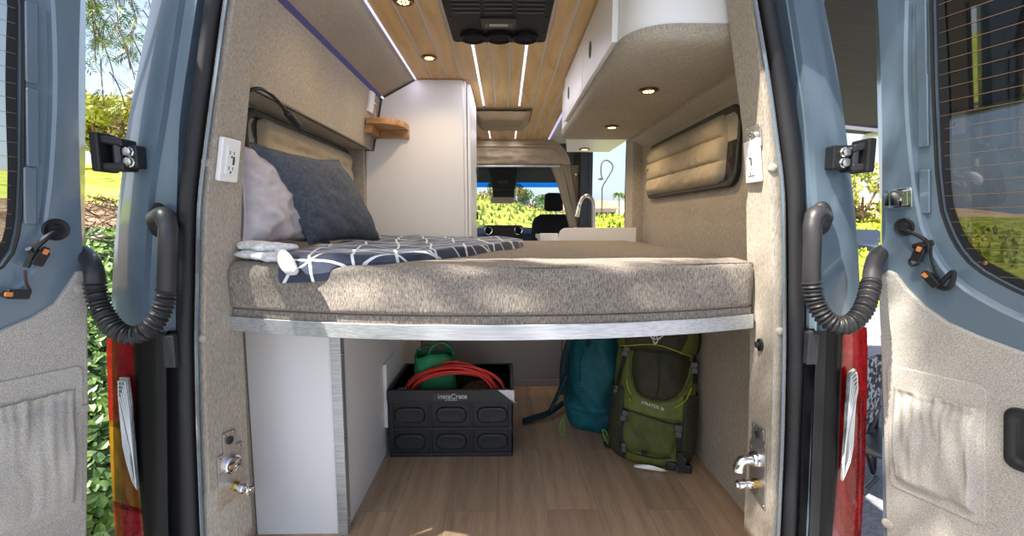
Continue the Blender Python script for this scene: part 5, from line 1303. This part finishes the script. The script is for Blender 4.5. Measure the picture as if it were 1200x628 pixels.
conduit('ribbed black rubber conduit looping from van body to the left rear door', [(186, 258, 1.09), (193, 254, 1.065), (197, 266, 1.055), (197, 280, 1.05), (196, 310, 1.05), (195, 342, 1.05)],
        [(195, 340, 1.05), (189, 365, 1.045), (174, 386, 1.035), (154, 393, 1.025), (134, 385, 1.02), (120, 365, 1.025), (113, 345, 1.03), (111, 332, 1.035)], [(111, 333, 1.035), (110, 318, 1.04), (104, 303, 1.065), (96, 296, 1.085)])
conduit('ribbed black rubber conduit looping from van body to the right rear door', [(962, 256, 1.09), (956, 252, 1.065), (952, 264, 1.055), (952, 282, 1.05), (951, 310, 1.05), (951, 332, 1.05)],
        [(951, 330, 1.05), (955, 352, 1.045), (965, 370, 1.035), (981, 381, 1.025), (998, 378, 1.025), (1011, 364, 1.03), (1018, 345, 1.045), (1021, 330, 1.06)], [(1021, 332, 1.06), (1023, 315, 1.085), (1028, 300, 1.11), (1036, 295, 1.14)])
# ------------------------------------------------------------------ outside
SUN = V((-.46, -.29, .83)).normalized()
ASPH = noisy(mat('asphalt', (.1, .1, .11), .9), srgb(112, 113, 120), srgb(146, 147, 153), 60, bump=.3, dist=.004)
LAWN = noisy(mat('lawn_grass', (.2, .3, .05), .95, spec=.1), srgb(142, 158, 58), srgb(190, 196, 92), 3, detail=8, bump=.4, dist=.05)
DIRT = noisy(mat('dirt', (.2, .14, .1), .95, spec=.1), srgb(104, 84, 66), srgb(172, 150, 124), 7, detail=8, bump=1, dist=.06)
SOIL = noisy(mat('ivy_soil', (.05, .06, .03), .95, spec=.1), srgb(34, 44, 24), srgb(70, 86, 40), 9, detail=6, bump=1, dist=.05)
HILLG = noisy(mat('hill_grass', (.3, .35, .05), .95, spec=.1), srgb(80, 106, 26), srgb(192, 192, 76), 2.2, detail=10, bump=1, dist=.25, lo=.36, hi=.60)
GZ = -.72
mb = MB(); mb.add([(-60, -40, GZ), (90, -40, GZ), (90, 160, GZ - .02), (-60, 160, GZ - .02)], [(0, 1, 2, 3)]); struct(mb.build('ground', ASPH, smooth=0))
bx = [-1.35, -1.6, -2.2, -3.0, -3.7, -4.4, -5.3, -7, -10, -16, -24, -40]; bz = [-.74, -.70, -.35, .20, .62, .95, 1.22, 1.35, 1.65, 2.4, 3.4, 5]
def bank(x0, x1, n, m, name, y0=-6, y1=60, ny=120, amp=.05):
    mb = MB()
    def f(u, v):
        x = x0 + (x1 - x0)*u; y = y0 + (y1 - y0)*v**1.5; z = float(np.interp(-x, [-q for q in bx], bz)); return (x, y, z + amp*nz(x*2.2, y*2.2))
    mb.grid(f, n, ny); return struct(mb.build(name, m, smooth=180))
bank(-1.35, -3.75, 24, SOIL, 'terrain', y1=20)
bank(-3.72, -5.3, 20, DIRT, 'terrain.001', y1=30, amp=.10)
bank(-5.28, -40, 40, LAWN, 'lawn', amp=.02, y1=70)
# ivy leaves
rnd = random.Random(11); mb = MB()
for k in range(9000):
    y = rnd.uniform(.9, 6.0); x = -rnd.uniform(.80, 1.02)*y + rnd.uniform(-.3, .3)
    if not (-4.1 < x < -1.5): continue
    z = float(np.interp(-x, [-q for q in bx], bz)); s = rnd.uniform(.025, .05)
    z += rnd.uniform(0, .16)
    n = V((rnd.uniform(.1, 1.2), rnd.uniform(-1.1, .3), rnd.uniform(.3, 1.3))); M = frame((x, y, z), V((rnd.uniform(-1, 1), rnd.uniform(-1, 1), rnd.uniform(-1, .4))), n)
    mb.add([(0, -s*.7, 0), (s*.6, -s*.15, .15*s), (s*.45, s*.5, .1*s), (0, s, -.1*s), (-s*.45, s*.5, .1*s), (-s*.6, -s*.15, .15*s), (0, 0, -.06*s)], [(0, 1, 6), (1, 2, 6), (2, 3, 6), (3, 4, 6), (4, 5, 6), (5, 0, 6)], M)
o = mb.build('ivy', IVYM, smooth=0, recalc=False); o['kind'] = 'stuff'; o['label'] = 'glossy green ivy leaves covering the bank beside the van'; o['category'] = 'ivy'
# dry twigs on the dirt
mb = MB()
for k in range(260):
    y = rnd.uniform(3.2, 7.5); x = -rnd.uniform(.84, .96)*y
    if not (-5.6 < x < -3.4): continue
    z = float(np.interp(-x, [-q for q in bx], bz)) + .04; a = rnd.uniform(0, 6.3); l = rnd.uniform(.1, .35)
    mb.tube([(x, y, z), (x + l*.5*math.cos(a), y + l*.5*math.sin(a), z + rnd.uniform(.02, .10)), (x + l*math.cos(a + .4), y + l*math.sin(a + .4), z + rnd.uniform(-.02, .08))], rnd.uniform(.003, .008), 4)
o = mb.build('dry_twigs', BARK, smooth=0); o['kind'] = 'stuff'; o['label'] = 'dry twigs littering the brown dirt bank'; o['category'] = 'twigs'
# hill in front of the van
def hill(u, v):
    x = -22 + 60*u; y = 9 + 38*v
    top = float(np.interp(x/max(y, 1), [-.6, -.07, .11, .2, .4, 1], [5.0, 2.5, 1.45, 1.25, 1.2, 1.2]))
    z = GZ + (top - GZ)*min(1, (v*1.83))**.7
    return (x, y, z + .10*nz(x*.9, y*.9) + .05*nz(x*3, y*3))
mb = MB(); mb.grid(hill, 150, 70); struct(mb.build('hill', HILLG, smooth=180))
FARH = noisy(mat('far_hill_dry', (.4, .3, .2), 1), srgb(178, 140, 104), srgb(206, 178, 140), .3)
def fhill(u, v):
    x = -30 + 160*u; y = 85 + 30*v; return (x, y, -1 + (5.2 + 1.6*math.sin(x*.09) + .8*math.sin(x*.23 + 1))*math.sin(v*math.pi/2))
mb = MB(); mb.grid(fhill, 60, 10); struct(mb.build('hill.001', FARH, smooth=180))
# tufts on the front hill
mb = MB()
for k in range(2600):
    u, v = rnd.uniform(.20, .75), rnd.uniform(.07, .65); x, y, z = hill(u, v); h = rnd.uniform(.08, .30); w = rnd.uniform(.10, .28)
    for j in range(3):
        a = rnd.uniform(0, 6.3); mb.add([(x - w*.5*math.cos(a), y - w*.5*math.sin(a), z - .02), (x + w*.5*math.cos(a), y + w*.5*math.sin(a), z - .02), (x + w*.3*math.cos(a + 1), y + w*.3*math.sin(a + 1), z + h)], [(0, 1, 2)])
o = mb.build('grass', HILLG, smooth=0, recalc=False); o['kind'] = 'stuff'; o['label'] = 'tufts of sunny yellow green grass on the hill beyond the windscreen'; o['category'] = 'grass'
# houses, palm and street lamp on the right
HW = mat('house_wall', srgb(214, 200, 180), .9); HR = mat('house_roof', srgb(178, 128, 98), .9)
def house(name, x, y, w, h, label):
    t = thing(name, label, 'house', (x, y, 1)); mb = MB(); mb.box((x - w/2, y, .8), (x + w/2, y + 6, h)); mb.build('wall', HW, t, smooth=0)
    mb = MB(); mb.add([(x - w/2 - .5, y - .6, h), (x + w/2 + .5, y - .6, h), (x + w/2 + .5, y + 6.6, h), (x - w/2 - .5, y + 6.6, h), (x - w/2 + 1.4, y + 3, h + 1.3), (x + w/2 - 1.4, y + 3, h + 1.3)], [(0, 1, 5, 4), (1, 2, 5), (2, 3, 4, 5), (3, 0, 4), (0, 3, 2, 1)]); mb.build('roof', HR, t, smooth=0)
    for k in range(3):
        cx = x - w/2 + w*(k + .5)/3; mb = MB(); mb.box((cx - .5, y - .06, h - 1.4), (cx + .5, y, h - .5)); mb.build('window', DKG, t, smooth=0)
house('house', 13.4, 62, 3.6, 2.6, 'small tan house with brown roof on the skyline, next to the palm'); house('house', 9.6, 66, 3.4, 2.5, 'tan house on the skyline, nearer the faucet than its neighbour')
t = thing('palm_tree', 'tiny palm tree on the skyline through the side window', 'tree', (19.0, 76, 1))
mb = MB(); mb.tube([(19.0, 76, GZ), (19.05, 76, 2.6), (19.0, 76, 5.4)], [.16, .13, .12], 8); mb.build('trunk', BARK, t)
mb = MB()
for k in range(22):
    a = 2*math.pi*k/22; e = rnd.uniform(-.3, .7); q = [V((19.0 + r_*math.cos(a)*1.1, 76 + r_*math.sin(a), 5.4 + e*r_ - .8*r_*r_)) for r_ in (0, .4, .8, 1.1)]
    mb.loft([[p + V((0, 0, -w)), p + V((.05*math.sin(a), .05*math.cos(a), w))] for p, w in zip(q, (.03, .14, .12, .01))], False, False)
mb.build('frond', LEAFM, t, smooth=0, recalc=False)['kind'] = 'stuff'
t = thing('street_lamp', 'thin street lamp post on the skyline through the side window', 'street lamp', (8.5, 40, 1))
mb = MB(); mb.tube(smooth_path([(8.5, 40, 0), (8.5, 40, 3.2), (8.52, 40, 3.9), (8.9, 40, 4.6), (9.35, 40, 5.4), (9.3, 40, 5.9), (8.85, 40, 6.2), (8.45, 40, 6.0), (8.35, 40, 5.3), (8.45, 40, 4.7)], 6), .055, 8); mb.build('post', DKG, t)  # loop above the straight post imitates a curved reflection in the window
mb = MB(); mb.ball((8.35, 40, 4.6), (.26, .14, .09)); mb.build('lamp_head', DKG, t)
# trees
def leaf_cloud(mb, c, r, n, s, rn, flat=1.0):
    for k in range(n):
        while True:
            p = V((rn.uniform(-1, 1), rn.uniform(-1, 1), rn.uniform(-1, 1)))
            if p.length <= 1: break
        p = V(c) + V((p.x*r[0], p.y*r[1], p.z*r[2])); q = s*rn.uniform(.6, 1.3)
        M = frame(p, V((rn.uniform(-1, 1), rn.uniform(-1, 1), rn.uniform(-1, 1))), V((rn.uniform(-1, 1), rn.uniform(-1, 1), rn.uniform(-.2, 1))))
        mb.add([(-q, 0, 0), (0, -q*.45, 0), (q, 0, 0), (0, q*.45, 0)], [(0, 1, 2, 3)], M)
def tree(label, c, base, r, n, s, m, seed, blobs=9):
    rn = random.Random(seed); t = thing('tree', label, 'tree', base); mb = MB(); lim = []
    for k in range(blobs):
        p = V(c) + V((rn.uniform(-.7, .7)*r[0], rn.uniform(-.7, .7)*r[1], rn.uniform(-.6, .7)*r[2])); lim.append(p); leaf_cloud(mb, p, [q*rn.uniform(.32, .5) for q in r], n//blobs, s, rn)
    mb.build('foliage', m, t, smooth=0, recalc=False)
    mb = MB(); b = V(base); mid = b.lerp(V(c), .6); mb.tube([b, b.lerp(mid, .5) + V((.05*r[0], 0, 0)), mid, V(c)], [r[0]*.07, r[0]*.055, r[0]*.05, r[0]*.02], 8)
    for p in lim: mb.tube([mid, mid.lerp(p, .6) + V((0, 0, .1*r[2])), p], [r[0]*.035, r[0]*.02, r[0]*.008], 6)
    mb.build('trunk', BARK, t); return t
LEAFY = noisy(mat('leaf_yellow', (.3, .35, .1), .6), srgb(132, 140, 60), srgb(206, 202, 118), .8)
LEAFB = noisy(mat('leaf_olive', (.2, .2, .1), .6), srgb(112, 104, 66), srgb(176, 160, 110), .8)
tree('round yellow green tree behind the lawn, in the gap beside the left door', (-19.3, 22, 5.6), (-19.2, 22, 2.6), (2.6, 2.6, 1.5), 3600, .16, LEAFY, 5)
tree('browner tree behind the lawn, close to the van body edge', (-16.4, 21, 5.4), (-16.2, 21, 2.5), (1.5, 1.5, 1.5), 2200, .15, LEAFB, 6)
tree('sunny tree beyond the car park, in the gap beside the right hinge', (19.8, 25, 2.3), (19.8, 25, -.7), (2.4, 2.4, 2.4), 3600, .17, LEAFY, 8)
for i, (x, y, z, r, m, lb) in enumerate(((.2, 36, 2.7, 1.6, LEAFB, 'bare brownish bush on the hill crest beside the mirror'), (2.2, 37, 2.6, 1.5, LEAFM, 'green bushy tree on the hill crest left of the headrest'), (-1.8, 36, 3.0, 1.3, LEAFB, 'pale bush on the hill crest next to the tall cabinet'))):
    tree(lb, (x, y, z), (x, y, 1.0), (r, r, r*.75), 1300, .13, m, 20 + i, 7)
# drooping pepper tree beside and behind the rear of the van; it dapples the sun
rn = random.Random(CANOPY_SEED); t = thing('pepper_tree', 'drooping feathery green branches at the top left, beside the left rear door', 'tree', (-4.6, 1.2, .9))
trunk = [V((-4.6, 1.2, .8)), V((-4.4, 1.1, 2.0)), V((-4.0, .7, 3.2)), V((-3.4, .2, 4.3))]
mb = MB(); mb.tube(smooth_path(trunk, 6), [.16 - .005*k for k in range(19)], 10); 
lf = MB()
def strand(p, L_, sway, nl, s):
    pts = [p]; d = V((sway[0], sway[1], -.25))
    for k in range(6):
        d = (d + V((0, 0, -.35))).normalized(); pts.append(pts[-1] + d*L_/6)
    pts = smooth_path(pts, 4); mb.tube(pts, [.0035]*(len(pts)-1) + [.0015], 4)
    for k in range(nl):
        i = rn.randrange(2, len(pts)); b = pts[i]; a = rn.uniform(0, 6.28); dv = V((math.cos(a), math.sin(a), rn.uniform(-1.1, -.1))).normalized(); ll = s*rn.uniform(.7, 1.3)
        # one pinnate leaf: narrow leaflets either side of its axis
        sd = dv.cross(V((rn.uniform(-1, 1), rn.uniform(-1, 1), 1))).normalized()
        for j in range(6):
            c = b + dv*ll*(j + 1)/6.5
            for q in (-1, 1):
                e = (sd*q + dv*.7).normalized(); lq = ll*.32; w = dv*lq*.13
                lf.add([c, c + e*lq*.5 + w, c + e*lq, c + e*lq*.5 - w], [(0, 1, 2, 3)])
# visible sprays at the upper left
for k in range(46):
    y = rn.uniform(2.7, 4.3); u = rn.uniform(96, 172); v = rn.uniform(-70, 62)
    if u < 120 and v > 40: continue
    strand(PY(u, v, y), rn.uniform(.18, .42), (rn.uniform(-.8, .8), rn.uniform(-.5, .5)), 10, .10)
strand(PY(152, 40, 3.0), .55, (.3, 0), 14, .10); strand(PY(118, 70, 3.2), .30, (-.2, .2), 5, .09); strand(PY(128, 84, 3.1), .22, (.3, .2), 5, .08)
# canopy between the sun and the opening
ctr = V((0, 1.1, .9)) + SUN*3.9; ax = SUN.cross(V((0, 0, 1))).normalized(); ay = ax.cross(SUN).normalized()
clumps = [(rn.uniform(-1.0, 1.0), rn.uniform(-1.2, 1.2), rn.uniform(-.5, .5)) for k in range(CANOPY_N//11)]
for k in range(CANOPY_N):
    a, b, c = (q + rn.gauss(0, .10) for q in clumps[k % len(clumps)])
    p = ctr + ax*a + ay*b + SUN*c
    strand(p, rn.uniform(.18, .36), (rn.uniform(-.9, .9), rn.uniform(-.9, .9)), 13, .11)
dc = DR.w(.30, .85) + SUN*3.7  # unseen strands added along the sun's path to shade the right door
for k in range(150):
    strand(dc + DR.d*rn.uniform(-.18, .40) + DR.up*rn.uniform(-.75, .85) + SUN*rn.uniform(-.5, .5) + V((0, 0, .2)), rn.uniform(.25, .5), (rn.uniform(-.9, .9), rn.uniform(-.9, .9)), 11, .12)
for k in range(9):
    e = ctr + ax*rn.uniform(-1.6, 1.6) + ay*rn.uniform(-.6, 1.2); mb.tube(smooth_path([trunk[-1], trunk[-1].lerp(e, .5) + V((0, 0, .35)), e], 6), [.045 - .0032*j for j in range(13)], 6)
for u, v, y in ((140, -40, 3.4), (118, -60, 3.8), (160, -55, 3.0)):
    e = PY(u, v, y); mb.tube(smooth_path([trunk[-2], trunk[-2].lerp(e, .5) + V((0, 0, .5)), e], 6), [.04 - .0028*j for j in range(13)], 6)
mb.build('branch', BARK, t)['kind'] = 'stuff'; lf.build('foliage', LEAFM, t, smooth=0, recalc=False)['kind'] = 'stuff'
# awning on the right side of the van
AWN = noisy(mat('awning_fabric', (.03, .03, .03), .8), srgb(46, 42, 46), srgb(62, 57, 60), 5, (1, 14, 1), detail=3)
t = thing('awning', 'dark awning rolled out from the right side of the van', 'awning', (.95, 3.5, 2.1))
mb = MB(); mb.add([(.93, 1.55, 2.18), (4.05, 1.55, 1.98), (4.05, 5.15, 1.98), (.93, 5.15, 2.18)], [(0, 1, 2, 3)]); mb.build('awning_cloth', AWN, t, smooth=0, solid=.004)
mb = MB(); mb.box((4.03, 1.5, 1.93), (4.10, 5.2, 2.0)); mb.build('lead_rail', ALU, t, smooth=0, bevel=.01)
mb = MB(); mb.box((.84, 1.5, 2.10), (.95, 5.2, 2.22)); mb.build('roller_case', BLKP, t, smooth=0, bevel=.02)
mb = MB(); mb.tube([(.95, 4.75, 2.06), (2.9, 4.80, 2.06), (4.05, 4.85, 1.965)], .030, 8); mb.build('arm', ALU, t)
# parked car, parking line and folded camp chair beyond the right door
t = thing('car', 'dark parked car far across the lot, low in the gap by the right hinge', 'car', (12.6, 16, GZ))
def carring(y, pts): return [(12.6 + x, y, GZ + z) for x, z in pts]
sec = lambda w, zb, zt, tw: [(-w, zb), (w, zb), (w*1.02, (zb+zt)/2), (tw, zt), (-tw, zt), (-w*1.02, (zb+zt)/2)]
mb = MB(); mb.loft([carring(14.0, sec(.8, .35, .75, .7)), carring(14.4, sec(.88, .25, .9, .8)), carring(15.2, sec(.9, .22, .95, .82)), carring(15.9, sec(.9, .22, 1.4, .62)), carring(17.2, sec(.9, .22, 1.42, .62)), carring(18, sec(.88, .25, .98, .78)), carring(18.4, sec(.8, .35, .85, .7))], True, True); mb.build('car_body', BLKG, t, smooth=40)
for sx in (-.86, .86):
    for y in (14.9, 17.4):
        mb = MB(); mb.lathe([(.20, -.1), (.32, -.1), (.34, -.06), (.34, .06), (.32, .1), (.2, .1), (.001, .08)], frame((12.6 + sx, y, GZ + .34), (0, 1, 0), (1, 0, 0)), 20); mb.build('wheel', RUB, t)
PLINE = mat('road_paint', srgb(232, 232, 232), .8)
mb = MB(); 
for (u0, v0, u1, v1) in ((996, 441, 1034, 447), (990, 424, 1032, 388)):
    a, b = PZ(u0, v0, GZ), PZ(u1, v1, GZ); d = (b - a).normalized(); s_ = V((-d.y, d.x, 0))*.055; a -= d*1.0; b += d*1.5
    mb.add([a - s_ + V((0, 0, .006)), b - s_ + V((0, 0, .006)), b + s_ + V((0, 0, .006)), a + s_ + V((0, 0, .006))], [(0, 1, 2, 3)])
struct(mb.build('road_marking', PLINE, smooth=0))
t = thing('folding_chair', 'black folding camp chair with patterned cloth, in the gap right of the tail light', 'chair', (2.35, 2.85, GZ))
PATT = noisy(mat('patterned_cloth', (.1, .1, .1), .8), (.01, .01, .012), srgb(150, 152, 156), 26, lo=.5, hi=.53, detail=1)
B0 = V((2.12, 2.62, GZ))
mb = MB()
for q in ([(-.02, 0, .02), (.10, .12, .80)], [(.42, .30, .02), (.34, .24, .80)], [(.02, .02, .02), (.40, .28, .50)], [(.40, .28, .02), (.02, .0, .50)], [(-.06, -.08, .02), (.36, .20, .03)], [(.04, .05, .50), (.38, .27, .50)]):
    mb.tube([B0 + V(p) for p in q], .016, 8)
mb.build('frame', BLKP, t)
mb = MB(); mb.extrude([B0 + V(p) for p in ((.06, .08, .42), (.38, .28, .42), (.36, .26, .86), (.09, .11, .86))], (.01, -.02, 0)); mb.build('back_cloth', PATT, t, smooth=0)
mb = MB(); mb.extrude([B0 + V(p) for p in ((.0, .0, .34), (.40, .28, .34), (.46, .02, .37), (.08, -.22, .37))], (0, 0, .012)); mb.build('seat_cloth', BLKP, t, smooth=0)

# ------------------------------------------------------------------ light
w = bpy.data.worlds.new('sky'); scene.world = w; w.use_nodes = True; nt = w.node_tree; bg = nt.nodes['Background']
sk = nt.nodes.new('ShaderNodeTexSky'); sk.sky_type = 'NISHITA'; sk.sun_disc = False
sk.sun_elevation = math.asin(SUN.z); sk.sun_rotation = math.atan2(SUN.x, SUN.y); sk.air_density = 1.0; sk.dust_density = 4.0; sk.ozone_density = 1.0
tcw = nt.nodes.new('ShaderNodeTexCoord'); sp = nt.nodes.new('ShaderNodeSeparateXYZ'); nt.links.new(tcw.outputs['Generated'], sp.inputs[0])
mr = nt.nodes.new('ShaderNodeMapRange'); mr.inputs['From Min'].default_value = .62; mr.inputs['From Max'].default_value = 0; nt.links.new(sp.outputs['Z'], mr.inputs['Value'])
nc = nt.nodes.new('ShaderNodeTexNoise'); nc.inputs['Scale'].default_value = 2.6; nc.inputs['Detail'].default_value = 6; nt.links.new(tcw.outputs['Generated'], nc.inputs['Vector'])
mm = nt.nodes.new('ShaderNodeMath'); mm.operation = 'MULTIPLY'; nt.links.new(mr.outputs['Result'], mm.inputs[0]); nt.links.new(nc.outputs['Fac'], mm.inputs[1])
hz = nt.nodes.new('ShaderNodeMix'); hz.data_type = 'RGBA'; hz.blend_type = 'ADD'; nt.links.new(mm.outputs['Value'], hz.inputs['Factor']); nt.links.new(sk.outputs['Color'], hz.inputs['A']); hz.inputs['B'].default_value = (5.2, 5.9, 6.8, 1)
nt.links.new(hz.outputs['Result'], bg.inputs['Color']); bg.inputs['Strength'].default_value = SKY_S
def light(kind, name, loc, power, col, **kw):
    l = bpy.data.lights.new(name, kind); l.energy = power; l.color = col
    for k, v in kw.items(): setattr(l, k, v)
    o = bpy.data.objects.new(name, l); COL.objects.link(o); o.location = loc; return o
s = light('SUN', 'sun', (0, 0, 10), SUN_S, (1, .94, .85), angle=math.radians(.55)); s.rotation_euler = SUN.to_track_quat('Z', 'Y').to_euler()
for p in ((-.341, 2.133, 1.735), (-.339, 1.603, 1.735), (.516, 1.677, 1.47), (.534, 2.316, 1.47), (.52, 3.02, 1.47)):
    o = light('SPOT', 'downlight_beam', p, PUCK_W, (1, .74, .42), spot_size=math.radians(150), spot_blend=.7, shadow_soft_size=.03)
def ledlight(x, y0, y1, z, W, nrm):
    o = light('AREA', 'led_glow', (x, (y0+y1)/2, z), W, (.92, .90, 1), shape='RECTANGLE', size=.012, size_y=y1 - y0); o.rotation_euler = V(nrm).to_track_quat('-Z', 'Y').to_euler()
    return o
for x, y0, y1, W in ((-.135, 1.90, 3.02, LED_W), (.0915, 1.90, 3.02, LED_W), (-.132, 3.54, 4.2, LED_W*.6), (.0915, 3.54, 4.2, LED_W*.6)):
    o = light('AREA', 'led_glow', (x, (y0+y1)/2, 1.7475), W, (.92, .90, 1), shape='RECTANGLE', size=.012, size_y=y1 - y0)
o = light('AREA', 'led_glow', (-.464, 1.75, 1.7455), LED_W*.4, (.86, .82, 1), shape='RECTANGLE', size=.012, size_y=1.35)

cam = bpy.data.cameras.new('camera'); co = bpy.data.objects.new('camera', cam); COL.objects.link(co)
cam.sensor_fit = 'HORIZONTAL'; cam.sensor_width = 36; cam.lens = F*36/1200; cam.clip_start = .02; cam.clip_end = 500
co.location = CAM; fwd = ray(600, 314); upv = ray(600, 313) - ray(600, 314)
rx = fwd.cross(upv).normalized(); uu = rx.cross(fwd).normalized(); M = Matrix.Identity(3)
for i in range(3): M[i][0], M[i][1], M[i][2] = rx[i], uu[i], -fwd.normalized()[i]
co.rotation_euler = M.to_euler(); scene.camera = co
scene.view_settings.view_transform = 'Standard'; scene.view_settings.look = 'None'; scene.view_settings.exposure = EXPO; scene.view_settings.gamma = 1
scene.view_settings.use_curve_mapping = False
scene.cycles.use_denoising = True; scene.cycles.max_bounces = 8; scene.cycles.diffuse_bounces = 4; scene.cycles.transparent_max_bounces = 12
scene.cycles.sample_clamp_indirect = 6
